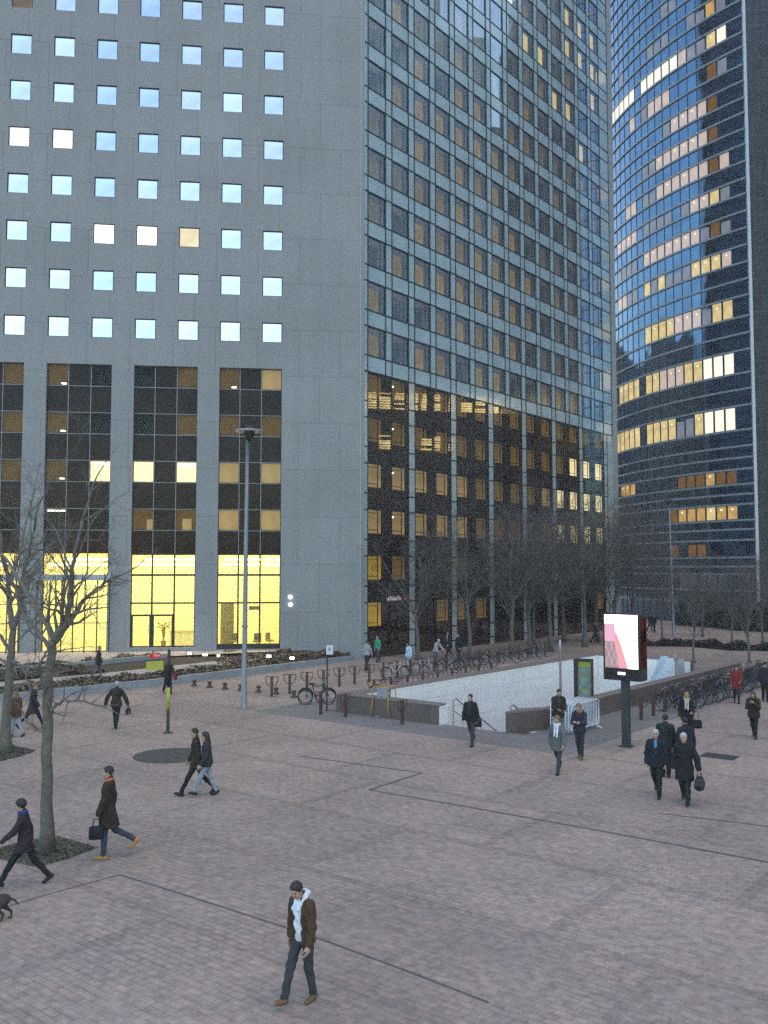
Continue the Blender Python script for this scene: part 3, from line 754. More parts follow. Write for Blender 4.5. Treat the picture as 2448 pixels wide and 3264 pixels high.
g = MB(); A = [-29.2, PA0-.3, PA1+.3, -14.3]; B = [27.5, PB0-.3, PB1+.3, 57]
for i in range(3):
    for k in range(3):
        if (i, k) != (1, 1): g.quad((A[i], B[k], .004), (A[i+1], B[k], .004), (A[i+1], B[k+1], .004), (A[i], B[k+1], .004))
tag(g.build('shaded_paving_border', M_pavegrey, None, (0, 0, 0), (0, 0, ROTG)), kind='structure')  # grey paving band; part of its dark tone is painted ambient shade
# drain slots in the paving
M_slot = pmat('dark_drain_slot', (.12, .105, .10), .8, 0, .3)
def slot(pts, w_, name='drain_slot'):
    g = MB(); pts = [at(x, y, .008) for x, y in pts]
    for a, b in zip(pts, pts[1:]):
        t_ = (b-a).normalized(); n_ = Vector((-t_.y, t_.x, 0))*w_/2
        g.quad(a-n_, b-n_, b+n_, a+n_)
    tag(g.build(name, M_slot), kind='structure')
slot([(-60, 2915), (130, 2856), (385, 2786)], .03)
slot([(385, 2788), (700, 2887), (1030, 2995), (1300, 3095), (1560, 3195)], .04)
slot([(960, 2410), (1345, 2463), (1178, 2517), (1500, 2573), (1900, 2645), (2500, 2757)], .075)
slot([(2100, 2592), (2300, 2615), (2500, 2640)], .05)
# the round grate and the square manhole
g = MB(); c = at(548, 2408)
g.poly([(c.x+1.25*cos(a), c.y+1.25*sin(a), .006) for a in [2*pi*i/28 for i in range(28)]])
tag(g.build('tree_grate', pmat('dark_wet_soil', (.07, .066, .06), .9, 0, .35, 5, .3)), kind='structure')
g = MB(); c = at(2293, 2411); g.box(-.55, .55, -.4, .4, .0, .007)
tag(g.build('manhole_cover', pmat('iron_cover', (.06, .06, .065), .6, .3, .3, 9, .2), None, (c.x, c.y, 0), (0, 0, ROTG)), kind='structure')
# ================================================================== sunken stair with granite parapet
M_gran = brick_mat('brown_granite', (.115, .082, .072), (.135, .098, .086), (.06, .045, .04), 1.4, .82, .014, axes='xz', rough=.5, bump=.15, big=.18, bigscale=.8, fine=.3, finescale=30.0)
M_grancap = pmat('granite_top', (.21, .165, .15), .55, 0, .2, 9, .1)
M_white = brick_mat('white_stone_panels', (.88, .84, .80), (.84, .80, .77), (.66, .63, .61), 1.5, .62, .012, axes='xz', rough=.5, bump=.1, big=.05, bigscale=.5, fine=.06, finescale=6.0)
stair = empty('stairwell', P(-21.5, 30), ROTG, 'sunken stairway with white stone walls inside a low brown granite parapet', 'stairwell')
O = toP(P(-21.5, 30))
def L(a, b): return a-O[0], b-O[1]
PH = .8
def wallbox(name, a0, a1, b0, b1, z0, z1, mats, along):
    """granite outside, cap on top; long axis on local x so that joints run level"""
    g = MB(); (x0, y0), (x1, y1) = L(a0, b0), L(a1, b1)
    if along == 'a':
        ln, th = x1-x0, y1-y0
        g.box(0, ln, 0, th, z0, z1-.06, 0); g.bbox(-.02, ln+.02, -.02, th+.02, z1-.06, z1, .015, 1)
        return g.build(name, mats, stair, (x0, y0, 0))
    ln, th = y1-y0, x1-x0
    g.box(0, ln, -th, 0, z0, z1-.06, 0); g.bbox(-.02, ln+.02, -th-.02, .02, z1-.06, z1, .015, 1)
    return g.build(name, mats, stair, (x0, y0, 0), (0, 0, pi/2))
wallbox('parapet', -26.3, -20.95, 29.6, 30.08, 0, PH, [M_gran, M_grancap], 'a')
wallbox('parapet', -26.3, -25.62, 30.1, 54.2, 0, PH-.03, [M_gran, M_grancap], 'b')
wallbox('parapet', -17.48, -17.0, 31.45, 54.2, 0, PH-.03, [M_gran, M_grancap], 'b')
wallbox('parapet', -25.6, -19.75, 53.55, 54.1, 0, PH-.06, [M_gran, M_grancap], 'a')
g = MB(); pts = [L(*q) for q in ((-17.9, 29.6), (-17.02, 31.43), (-17.5, 31.43), (-18.0, 30.6))]
g.prism(pts, 0, PH-.06, 0)
cxy = [sum(p[i] for p in pts)/4 for i in (0, 1)]
g.prism([(cxy[0]+(p[0]-cxy[0])*1.03, cxy[1]+(p[1]-cxy[1])*1.03) for p in pts], PH-.06, PH, 1)
g.build('parapet', [M_gran, M_grancap], stair)
# white lining of the well, standing just inside the parapet
def lining(a0, b0, a1, b1, z0, z1):
    (x0, y0), (x1, y1) = L(a0, b0), L(a1, b1); ln = sqrt((x1-x0)**2+(y1-y0)**2)
    g = MB(); g.box(0, ln, -.02, .02, z0, z1)
    g.build('white_wall', M_white, stair, (x0, y0, 0), (0, 0, atan2(y1-y0, x1-x0)))
lining(PA0+.02, PB0, PA0+.02, PB1, -7, PH-.10); lining(PA1-.02, PB0+1.4, PA1-.02, PB1, -7, PH-.12)
lining(PA0+.05, PB1, -19.75, PB1, -7, PH-.14); lining(-19.75, 47.0, -19.75, PB1, -7, -.01); lining(PA0+.05, PB0+.0, -20.95, PB0+.0, -7, PH-.12)
lining(-20.92, PB0-.46, -20.92, PB0+1.3, -3, PH-.08)
lining(-17.92, PB0+.1, -17.92, PB0+1.35, -3, -.05)
g = MB(); x0, y0 = L(-20.9, 29.62); x1, _ = L(-17.94, 0)
for i in range(34): g.box(x0, x1, y0+.32*i, y0+.32*(i+1), -7, -.01-.17*i)
g.build('steps', pmat('stair_stone', (.34, .33, .33), .7, 0, .15, 4), stair)
g = MB(); (xa, ya), (xb, yb) = L(PA0, PB0-.1), L(PA1, PB1)
g.quad((xa, ya, -7), (xb, ya, -7), (xb, yb, -7), (xa, yb, -7)); g.build('well_floor', pmat('well_floor', (.4, .4, .4), .6), stair)
M_steel = pmat('brushed_steel', (.45, .46, .48), .3, .7, .1)
for aa in (-20.72, -18.1):
    x, y = L(aa, 30.3)
    g = MB(); g.tube([(x, y, -.3), (x, y, .93), (x, y+.12, .98), (x, y+6.0, -2.3)], .032, 8); g.tube([(x, y+.1, .45), (x, y+6.0, -2.75)], .02, 6)
    for k in (2.0, 4.0): g.tube([(x, y+k, -1.1-.53*(k-2)-.5), (x, y+k, .98-.547*k)], .02, 6)
    g.build('handrail', [M_steel, M_black][0], stair)
g = MB(); (xa, ya), (xb, yb) = L(-19.7, 47.0), L(PA1+.02, PB1)
g.box(xa, xb, ya, yb+.04, -.5, .002); g.build('landing_slab', M_pavegrey, stair)
# slanted white side panel of the moving stair at the far end
g = MB(); q = at_depth(2098, 2153, 53.0); pa = at_depth(2142, 2098, 53.0)
esc = empty('escalator_panel', (q.x, 53.0, q.z-.6), 0, 'pale slanted side panel of an escalator rising at the far end of the stairwell', 'escalator')
dx, dz = pa.x-q.x, pa.z-q.z+.6
for yy in (0, 1.1):
    g = MB(); g.add([(-.25, yy, 0), (.28, yy, 0), (dx+.12, yy, dz), (dx-.3, yy, dz), (-.25, yy+.06, 0), (.28, yy+.06, 0), (dx+.12, yy+.06, dz), (dx-.3, yy+.06, dz)],
          [(0, 1, 2, 3), (7, 6, 5, 4), (0, 4, 5, 1), (1, 5, 6, 2), (2, 6, 7, 3), (3, 7, 4, 0)])
    g.build('side_panel', pmat('pale_blue_panel', (.55, .62, .70), .35, 0, .06), esc)
g = MB(); g.tube([(dx+.35, .5, -2), (dx+.35, .5, dz+.25)], .05, 6); g.tube([(-.25, .03, .05), (dx-.3, .03, dz+.06)], .035, 6); g.box(dx+.45, dx+.8, .3, .8, -2, dz-.05)
g.build('end_post', M_steel, esc)
# ================================================================== terrace, planting beds and path before the stone face
M_kerb = pmat('blue_grey_concrete', (.27, .29, .31), .7, 0, .12, 2, .05)
M_path = pmat('pale_path', (.42, .36, .33), .8, 0, .12, 1.5)
def strip(name, lo, hi, z_lo, z_hi, mat, seg=None, kind='structure'):
    g = MB()
    A_ = [at(x, y, z) for (x, y), z in zip(lo, z_lo)]; B_ = [at(x, y, z) for (x, y), z in zip(hi, z_hi)]
    for i in range(len(A_)-1): g.quad(A_[i], A_[i+1], B_[i+1], B_[i])
    o = g.build(name, mat)
    return tag(o, kind=kind) if kind else o
base = [(-260, 2272), (0, 2241), (300, 2209), (480, 2191), (787, 2152), (1058, 2114), (1128, 2104)]
gp = [at(x, y, 0) for x, y in base]
tops = [.36, .36, .37, .38, .38, .32, .28]
kw = MB()
def off(pts, d):
    o = []
    for i, p in enumerate(pts):
        t_ = (pts[min(i+1, len(pts)-1)]-pts[max(i-1, 0)]).normalized(); o.append(p+Vector((-t_.y, t_.x, 0))*d)
    return o
inn = off(gp, .32)
for i in range(len(gp)-1):
    a, b, c, d = gp[i], gp[i+1], inn[i+1], inn[i]
    for (p, q) in ((a, b),): kw.quad(p, q, q+Vector((0, 0, tops[i+1])), p+Vector((0, 0, tops[i])))
    kw.quad(a+Vector((0, 0, tops[i])), b+Vector((0, 0, tops[i+1])), c+Vector((0, 0, tops[i+1])), d+Vector((0, 0, tops[i])))
    kw.quad(c+Vector((0, 0, tops[i+1])), c, d, d+Vector((0, 0, tops[i])))
o = kw.build('retaining_wall', M_kerb); tag(o, 'low blue grey concrete retaining wall edging the terrace planting', 'retaining wall')
M_soil = pmat('bed_soil', (.055, .042, .03), .95, 0, .35, 3, .2)
bedA = off(gp, .34); bedB = off(gp, 1.9); pthB = off(gp, 4.0); bed2 = off(gp, 6.6)
def ribbon(name, A_, B_, za, zb, mat, n0=0, n1=None, kind='structure'):
    g = MB(); n1 = n1 or len(A_)
    for i in range(n0, n1-1):
        g.quad(*[Vector((p.x, p.y, z)) for p, z in ((A_[i], za), (A_[i+1], za), (B_[i+1], zb), (B_[i], zb))])
    return tag(g.build(name, mat), kind=kind)
ribbon('bed_soil', bedA, bedB, .30, .42, M_soil); ribbon('path', bedB, pthB, .42, .46, M_path, 0, 6)
ribbon('bed_soil', pthB, bed2, .45, .62, M_soil, 0, 7)
g = MB(); K = off(gp, 6.6); K2 = off(gp, 6.9)
for i in range(0, 4):
    for (p, q, z0, z1) in ((K[i], K[i+1], .5, .86),): g.quad(*[Vector(v) for v in ((p.x, p.y, z0), (q.x, q.y, z0), (q.x, q.y, z1), (p.x, p.y, z1))])
    g.quad(*[Vector((p.x, p.y, .86)) for p in (K[i], K[i+1], K2[i+1], K2[i])])
tag(g.build('upper_kerb', M_kerb), 'upper pale concrete kerb of the terrace below the lobby windows', 'kerb')
# forecourt slab in front of the lobby
rl = Matrix.Rotation(AL, 3, 'Z'); C3 = Vector((CX, CY, 0))
fw = [C3+rl @ Vector((x, -.02, 0)) for x in (-40, -9, -3.5)]
g = MB(); f0 = off(gp, 6.9)
pol = [Vector((f0[i].x, f0[i].y, .70)) for i in range(0, 5)]+[Vector((p.x, p.y, .70)) for p in (fw[2], fw[1], fw[0])]
g.poly(pol); tag(g.build('forecourt', M_path), kind='structure')
# leafy ground cover: many small leaves
def leaves(name, region, n, hmin, hmax, cols, size=.10, label=None, cat=None, kind='stuff'):
    g = MB()
    for _ in range(n):
        p, hh = region(); z = p.z+random.uniform(hmin, hmax)*hh
        a, b_ = random.uniform(0, 2*pi), random.uniform(-.9, .9); s_ = size*random.uniform(.6, 1.5)
        u = Vector((cos(a), sin(a), b_*.6))*s_; v = Vector((-sin(a), cos(a), random.uniform(-.5, 1.0)))*s_*.55
        c = Vector((p.x, p.y, z)); g.quad(c-u, c-v, c+u, c+v, random.randrange(len(cols)))
    return tag(g.build(name, cols), label, cat, kind=kind)
M_lv = [pmat('leaf_olive', (.125, .105, .055), .8, 0, .3, 5), pmat('leaf_russet', (.16, .09, .06), .8, 0, .3, 5), pmat('leaf_green', (.085, .095, .05), .8, 0, .3, 5), pmat('leaf_dry', (.20, .16, .10), .8, 0, .3, 5)]
def between(A_, B_, za, zb, n0, n1, lump=.8):
    seeds = [random.uniform(0, 6.3) for _ in range(4)]
    def f():
        i = random.randrange(n0, n1-1); u, v = random.random(), random.random()
        a = A_[i].lerp(A_[i+1], u); b = B_[i].lerp(B_[i+1], u); p = a.lerp(b, v); p = Vector((p.x, p.y, za+(zb-za)*v))
        return p, .55+.45*sin(p.x*1.9+seeds[0])*sin(p.y*1.6+seeds[1])+.15*sin(p.x*5+seeds[2])
    return f
leaves('ground_cover', between(bedA, bedB, .30, .42, 0, 7), 11000, 0, .26, [M_lv[3], M_lv[1], M_lv[2], M_lv[1]])
leaves('ground_cover', between(pthB, bed2, .45, .6, 0, 4), 14000, 0, .26, [M_lv[0], M_lv[1], M_lv[3], M_lv[0]])
hA, hB = off(gp, 6.95), off(gp, 7.9)
leaves('hedge', between(hA, hB, .68, .70, 0, 5), 7000, 0, .38, [M_lv[1], M_lv[3], M_lv[1], M_lv[0]], .09, 'low russet hedge running along the lobby forecourt', 'hedge', None)
wb = [Vector((p.x, p.y, 0)) for p in (at(700, 2120, .4), at(870, 2108, .4), at(1000, 2098, .4), at(1085, 2092, .3))]
wc = [C3+rl @ Vector((x, -.3, 0)) for x in (-10.0, -6.6, -4.2, -2.3)]
leaves('hedge', between(wb, wc, .3, .4, 0, 4), 7000, 0, .5, [M_lv[1], M_lv[3], M_lv[0], M_lv[1]], .09, 'russet planting between the stone wall and the concrete kerb', 'hedge', None)
# floodlights lying in the planting
fl_lab = ['leftmost warm floodlight lying on the terrace below the lobby', 'second warm floodlight from the left on the lobby terrace', 'third small warm floodlight on the lobby terrace',
          'cold white floodlight in the planting right of the lamp post', 'cold white floodlight nearest the blank stone wall']
for i, (px, py, big) in enumerate(((605, 2087, 1), (654, 2091, 1), (697, 2094, .6), (857, 2096, 1), (931, 2102, .9))):
    p = at(px, py, .72 if i < 3 else .62)
    r = empty('floodlight', p, 0, fl_lab[i], 'floodlight', 'floodlights before the stone face')
    q = MB(); q.box(-.16*big, .16*big, -.06, .1, 0, .18, 0); q.tube([(-.2*big, .02, -.2), (-.2*big, .02, .1)], .015, 5); q.tube([(.2*big, .02, -.2), (.2*big, .02, .1)], .015, 5); q.build('housing', M_dark, r)
    q = MB(); q.box(-.14*big, .14*big, -.075, -.062, .02, .16); q.build('lens', emat('flood_warm', (1, .8, .5), 7) if i < 3 else emat('flood_cold', (.85, 1, 1), 7), r)
# far side: hedge band and dark shrubs before the curved tower
M_lvd = [pmat('leaf_dark', (.022, .026, .02), .9, 0, .3, 5), pmat('leaf_brown_dark', (.045, .028, .022), .9, 0, .3, 5), pmat('leaf_black_green', (.015, .02, .018), .9, 0, .3, 5)]
ha = [at(x, y) for x, y in ((2065, 2060), (2200, 2062), (2330, 2074), (2460, 2076), (2560, 2080))]; hb = off(ha, 2.0)
leaves('hedge', between(ha, hb, 0, 0, 0, 5), 9000, 0, .62, [M_lvd[1], M_lvd[1], M_lvd[0]], .14, 'long low dark brown hedge crossing the far paving under small trees', 'hedge', None)
sa = [at(x, y) for x, y in ((2150, 1992), (2250, 2000), (2350, 2010), (2460, 2016), (2600, 2026))]; sb = off(sa, 3.5)
leaves('shrubbery', between(sa, sb, 0, 0, 0, 5), 12000, 0, 3.6, M_lvd, .28)
# ================================================================== people: signed distance bodies turned into smooth meshes
def smin(a, b, k):
    h = np.clip(.5+.5*(b-a)/k, 0, 1); return b*(1-h)+a*h-k*h*(1-h)
class SDF:
    def __init__(s, lo, hi, h):
        s.h = h; s.lo = np.array(lo, np.float32); n = np.ceil((np.array(hi)-s.lo)/h).astype(int)+1
        s.ax = [s.lo[i]+h*np.arange(n[i], dtype=np.float32) for i in range(3)]
        s.F = np.full(n, 9.0, np.float32)
    def sub(s, lo, hi):
        sl = []
        for i in range(3):
            a = max(0, int((lo[i]-s.lo[i])/s.h)); b = min(len(s.ax[i]), int((hi[i]-s.lo[i])/s.h)+2)
            if b <= a: return None, None
            sl.append(slice(a, b))
        g = np.meshgrid(*[s.ax[i][sl[i]] for i in range(3)], indexing='ij', sparse=True)
        return tuple(sl), g
    def put(s, sl, d, k):
        s.F[sl] = smin(s.F[sl], d, k) if k > 0 else np.minimum(s.F[sl], d)
    def cap(s, a, b, ra, rb, k=.03, flat=None):
        """round cone from a to b; flat=(dir, f) squeezes it along a direction"""
        a, b = np.array(a, float), np.array(b, float); m = max(ra, rb)*1.0+.12
        sl, g = s.sub(np.minimum(a, b)-m, np.maximum(a, b)+m)
        if sl is None: return
        x, y, z = g[0]-a[0], g[1]-a[1], g[2]-a[2]; ba = b-a
        l2 = float(ba@ba)+1e-9
        t = np.clip((x*ba[0]+y*ba[1]+z*ba[2])/l2, 0, 1)
        qx, qy, qz = x-ba[0]*t, y-ba[1]*t, z-ba[2]*t
        r = ra+(rb-ra)*t
        if flat is None: d = np.sqrt(qx*qx+qy*qy+qz*qz)-r
        else:
            f, e = np.array(flat[0], float), flat[1]
            w_ = qx*f[0]+qy*f[1]+qz*f[2]; q2 = qx*qx+qy*qy+qz*qz-w_*w_
            d = (np.sqrt(np.maximum(q2, 0)+w_*w_*e*e)-r)/(.5+.5*e)
        s.put(sl, d, k)
    def ell(s, c, r, Rm=None, k=.02):
        c, r = np.array(c, float), np.array(r, float); m = r.max()+.12
        sl, g = s.sub(c-m, c+m)
        if sl is None: return
        x, y, z = g[0]-c[0], g[1]-c[1], g[2]-c[2]
        if Rm is not None: x, y, z = [Rm[0][i]*x+Rm[1][i]*y+Rm[2][i]*z for i in range(3)]
        k0 = np.sqrt((x/r[0])**2+(y/r[1])**2+(z/r[2])**2); k1 = np.sqrt((x/r[0]**2)**2+(y/r[1]**2)**2+(z/r[2]**2)**2)+1e-6
        s.put(sl, k0*(k0-1)/k1, k)
    def cut(s, p, n):           # remove what lies beyond the plane
        p, n = np.array(p, float), np.array(n, float); n = n/np.linalg.norm(n)
        g = np.meshgrid(*s.ax, indexing='ij', sparse=True)
        s.F = np.maximum(s.F, ((g[0]-p[0])*n[0]+(g[1]-p[1])*n[1]+(g[2]-p[2])*n[2]).astype(np.float32))
    def carve(s, a, b, ra, rb):
        a, b = np.array(a, float), np.array(b, float); ba = b-a
        g = np.meshgrid(*s.ax, indexing='ij', sparse=True); x, y, z = [g[i]-a[i] for i in range(3)]
        t = np.clip((x*ba[0]+y*ba[1]+z*ba[2])/(ba@ba), 0, 1)
        d = np.sqrt((x-ba[0]*t)**2+(y-ba[1]*t)**2+(z-ba[2]*t)**2)-(ra+(rb-ra)*t)
        s.F = np.maximum(s.F, -d.astype(np.float32))
    def nets(s):
        F = s.F; neg = F < 0
        c = [F[i:F.shape[0]-1+i, j:F.shape[1]-1+j, k:F.shape[2]-1+k] for i in (0, 1) for j in (0, 1) for k in (0, 1)]
        cn = np.stack([v < 0 for v in c]); cnt = cn.sum(0); act = (cnt > 0) & (cnt < 8)
        idx = np.full(act.shape, -1, np.int64); cells = np.argwhere(act); idx[act] = np.arange(len(cells))
        vals = np.stack([v[act] for v in c])
        off = np.array([(i, j, k) for i in (0, 1) for j in (0, 1) for k in (0, 1)], float)
        acc = np.zeros((len(cells), 3)); num = np.zeros(len(cells))
        for a in range(8):
            for b in range(a+1, 8):
                if abs(off[a]-off[b]).sum() != 1: continue
                va, vb = vals[a], vals[b]; m = (va < 0) != (vb < 0)
                t = np.where(m, va/(va-vb+1e-12), 0)[:, None]
                acc += np.where(m[:, None], off[a]+(off[b]-off[a])*t, 0); num += m
        V = (cells+acc/np.maximum(num, 1)[:, None])*s.h+s.lo
        fs = []
        def quads(m, sh):
            p = np.argwhere(m)
            return p
        for axis in range(3):
            sl0 = [slice(1, -1)]*3; sl1 = [slice(1, -1)]*3
            sl0[axis] = slice(0, -1); sl1[axis] = slice(1, None)
            A, B = neg[tuple(sl0)], neg[tuple(sl1)]
            for (m, fl) in ((A & ~B, 0), (~A & B, 1)):
                p = np.argwhere(m)
                if not len(p): continue
                o = np.array([1, 1, 1]); o[axis] = 0; p = p+o
                u, v = [(1, 2), (2, 0), (0, 1)][axis]
                du = np.zeros(3, int); du[u] = 1; dv = np.zeros(3, int); dv[v] = 1
                q = [p-du-dv, p-dv, p, p-du]
                f = np.stack([idx[tuple(w_.T)] for w_ in q], 1)
                fs.append(f if not fl else f[:, ::-1])
        Fq = np.concatenate(fs) if fs else np.zeros((0, 4), int)
        return V, Fq[(Fq >= 0).all(1)]
def raw_mesh(name, V, Fq, mats, mi=None):
    me = bpy.data.meshes.new(name); me.from_pydata([tuple(v) for v in V], [], [tuple(int(i) for i in f) for f in Fq])
    for m in mats: me.materials.append(m)
    if mi is not None: me.polygons.foreach_set('material_index', np.asarray(mi, np.int32))
    me.polygons.foreach_set('use_smooth', [True]*len(Fq)); me.update(); return me
# one relaxed hand: wrist at 0, fingers along +y, thumb to +x, palm towards -z
def make_hand(curl, h=.0046):
    s = SDF((-.07, -.04, -.10), (.08, .21, .04), h)
    for i, (x, y0, L_) in enumerate(((.030, .088, .075), (.010, .094, .083), (-.010, .090, .076), (-.029, .080, .060))):
        s.cap((x*.55, .005, 0), (x, y0, 0), .016, .0125, .012)
        a = curl*(.85+.12*i); p = np.array((x, y0, 0.)); r = .0092 if i < 3 else .008
        for seg, fr in enumerate((.45, .32, .26)):
            q = p+np.array((x*.06, cos(a)*L_*fr, -sin(a)*L_*fr)); s.cap(p, q, r, r*.92, .0035); p = q; a += curl*.75; r *= .93
    s.cap((.012, .02, -.004), (.042, .055, -.014), .015, .0115, .010); s.cap((.042, .055, -.014), (.050, .085, -.026), .0105, .0095, .003); s.cap((.050, .085, -.026), (.046, .108, -.038), .0092, .008, .003)
    s.cap((0, -.035, 0), (0, .02, 0), .025, .022, .012, ((0, 0, 1), 1.35))
    return s.nets()
HAND = make_hand(.42); FIST = make_hand(1.05)
def cloth(name, col, rough=.85): return pmat('cloth_'+name, col, rough, 0, .22, 9, .25, .25, 0, (60, .12))
def skin(tone): return pmat('skin_%d' % tone, [(.46, .28, .20), (.34, .20, .14), (.20, .11, .075)][tone], .55, 0, .08, 9)
M_eye = pmat('eye_dark', (.02, .015, .012), .3)
M_lip = pmat('lip', (.30, .13, .11), .5)
def hairm(name, col): return pmat('hair_'+name, col, .6, 0, .3, 40, .3)
HAIRS = {'brown': (.035, .022, .015), 'black': (.013, .011, .011), 'grey': (.42, .42, .42), 'ginger': (.42, .17, .04), 'dark': (.02, .015, .013), 'fair': (.18, .11, .05)}
GARM = {}
HANDS = {}
def person(feet, heading, height, look, label, res=.018, gait=(25, 8, -22, 28), arms=((-18, 12), (18, 16)), lean=3, nod=0, turn=0, group='people crossing the square'):
    """gait: front thigh, front knee, back thigh, back knee (degrees; left leg first); arms: (swing, elbow) left, right"""
    k = height/1.75; S_ = lambda *p: np.array(p, float)*k
    hz = .915; rad = lambda d: d*pi/180
    hip = [S_(-.088, 0, hz), S_(.088, 0, hz)]
    legs = []
    for i in (0, 1):
        th, kn = rad(gait[2*i]), rad(gait[2*i+1])
        kp = hip[i]+S_(.0, sin(th)*.425, -cos(th)*.425); kp[0] *= .92
        an = kp+S_(0, sin(th-kn)*.415, -cos(th-kn)*.415); an[0] *= .95
        pitch_ = (th-kn)*.9 if (th-kn) < 0 else (th-kn)*.55
        heel = an+S_(0, -.05*cos(pitch_)+.06*sin(pitch_)*0, -.045); fd = S_(0, cos(pitch_), sin(pitch_))/k
        heel = an+S_(0, -sin(pitch_)*-.055, -cos(pitch_)*.055)-fd*.045*k; toe = heel+fd*.20*k
        legs.append((hip[i], kp, an, heel, toe))
    low = min(min(l[3][2], l[4][2]) for l in legs)-.028*k
    dz = np.array((0, 0, -low))
    legs = [tuple(p+dz for p in l) for l in legs]
    ln = rad(lean)
    pel = S_(0, 0, hz+.02)+dz
    def up(h_, fwd=0.0, x=0.0): return pel+S_(x, sin(ln)*h_+fwd*cos(ln), cos(ln)*h_-fwd*sin(ln))
    waist, chest, neck0 = up(.17), up(.38, .005), up(.535, -.01)
    nd_ = rad(nod); headc = neck0+S_(0, sin(ln*.6+nd_)*.175+.025, cos(ln*.6+nd_)*.165)
    cy_, sy_ = cos(rad(turn)), sin(rad(turn)); cn_, sn_ = cos(nd_+ln*.4), sin(nd_+ln*.4)
    HX = np.array((cy_, sy_, 0)); HY0 = np.array((-sy_, cy_, 0)); HY = HY0*cn_+np.array((0, 0, -sn_)); HZ = np.cross(HX, HY)
    HR = (HX, HY, HZ)
    hp = lambda x, y, z: headc+(HX*x+HY*y+HZ*z)*k
    sh = [up(.468, -.005, -.168), up(.468, -.005, .168)]; nb = up(.525, -.012)
    arm = []
    for i in (0, 1):
        sw, el = rad(arms[i][0]), rad(arms[i][1]); ab = (-1 if i == 0 else 1)*(.10 if len(arms[i]) < 3 else arms[i][2])
        e_ = sh[i]+S_(ab*.6, sin(sw)*.285, -cos(sw)*.285*.98)
        a2 = sw+el; inx = 0 if len(arms[i]) < 4 else arms[i][3]*(-1 if i == 0 else 1)
        w_ = e_+S_(ab*.2-inx, sin(a2)*.25, -cos(a2)*.25)
        arm.append((sh[i], e_, w_))
    pts = np.array([p for l in legs for p in l]+[q for a in arm for q in a]+[headc])
    lo, hi = pts.min(0)-.32*k, pts.max(0)+.24*k
    FW = (np.array((0, cos(ln), -sin(ln))))
    fl = (FW, 1.42)
    # ---- body: one continuous skin
    b = SDF(lo, hi, res)
    b.cap(pel+S_(0, 0, -.02), waist, .128*k, .112*k, .03, fl); b.cap(waist, chest, .112*k, .135*k, .04, fl); b.cap(chest, up(.455), .130*k, .09*k, .04, fl)
    for q in sh: b.cap(nb, q*.9+up(.45)*.1, .052*k, .046*k, .05)
    b.cap(neck0-S_(0, 0, .03), headc-HZ*.06*k, .056*k, .052*k, .03)
    for l in legs:
        b.cap(l[0], l[1], .072*k, .044*k, .03); b.cap(l[1], l[2], .044*k, .030*k, .02)
        b.cap(l[3], l[4], .032*k, .026*k, .02)
    for a in arm: b.cap(a[0], a[1], .050*k, .040*k, .03); b.cap(a[1], a[2], .039*k, .026*k, .02)
    b.ell(hp(0, -.008, .028), S_(.074, .092, .092), HR, .0); b.ell(hp(0, .022, -.045), S_(.056, .066, .070), HR, .035)
    b.cap(hp(0, .088, .012), hp(0, .104, -.022), .010*k, .014*k, .012); b.ell(hp(0, .060, -.092), S_(.026, .026, .022), HR, .02)
    for sx in (-1, 1):
        b.ell(hp(sx*.075, -.012, -.008), S_(.012, .022, .032), HR, .008); b.ell(hp(sx*.036, .062, -.03), S_(.022, .02, .022), HR, .02)
    V, Fq = b.nets()
    cen = V[Fq].mean(1)
    mi = np.zeros(len(Fq), int)
    for sx in (-1, 1): mi[np.linalg.norm(cen-hp(sx*.031, .086, .012), axis=1) < .017*k] = 1
    mi[(np.linalg.norm((cen-hp(0, .088, -.062))@np.stack(HR, 1)*np.array((.6, 1, 1.9)), axis=1) < .018*k)] = 2
    Vs, Fs, Ms = [V], [Fq], [mi]; n0 = len(V)
    for i, a in enumerate(arm):
        HV, HF = FIST if look.get('fist', '')[:1] == 'lr'[i] or look.get('fist') == 'both' else HAND
        y_ = a[2]-a[1]; y_ = y_/np.linalg.norm(y_); x_ = np.array((0, 1., .15)); x_ = x_-y_*(x_@y_)
        if np.linalg.norm(x_) < .3: x_ = np.array((0, 0, 1.))-y_*y_[2]
        x_ /= np.linalg.norm(x_); z_ = np.cross(x_, y_)
        want = np.array((1., 0, 0))*(-1 if i == 0 else 1)     # back of the hand outwards
        fl_ = 1 if z_@want > 0 else -1
        W_ = a[2]+(HV[:, :1]*x_+HV[:, 1:2]*y_+HV[:, 2:3]*z_*fl_)*k*1.05
        det = fl_
        Vs.append(W_); Fs.append((HF if det > 0 else HF[:, ::-1])+n0); Ms.append(np.zeros(len(HF), int)); n0 += len(W_)
    sk_ = skin(look.get('skin', 0))
    V, Fq, mi = np.concatenate(Vs), np.concatenate(Fs), np.concatenate(Ms)
    root = bpy.data.objects.new('person', raw_mesh('person', V, Fq, [sk_, M_eye, M_lip], mi)); COL.objects.link(root)
    tag(root, label, 'person', group)
    root.location = feet; root.rotation_euler = (0, 0, heading)
    Mw = Matrix.Translation(feet) @ Matrix.Rotation(heading, 4, 'Z')
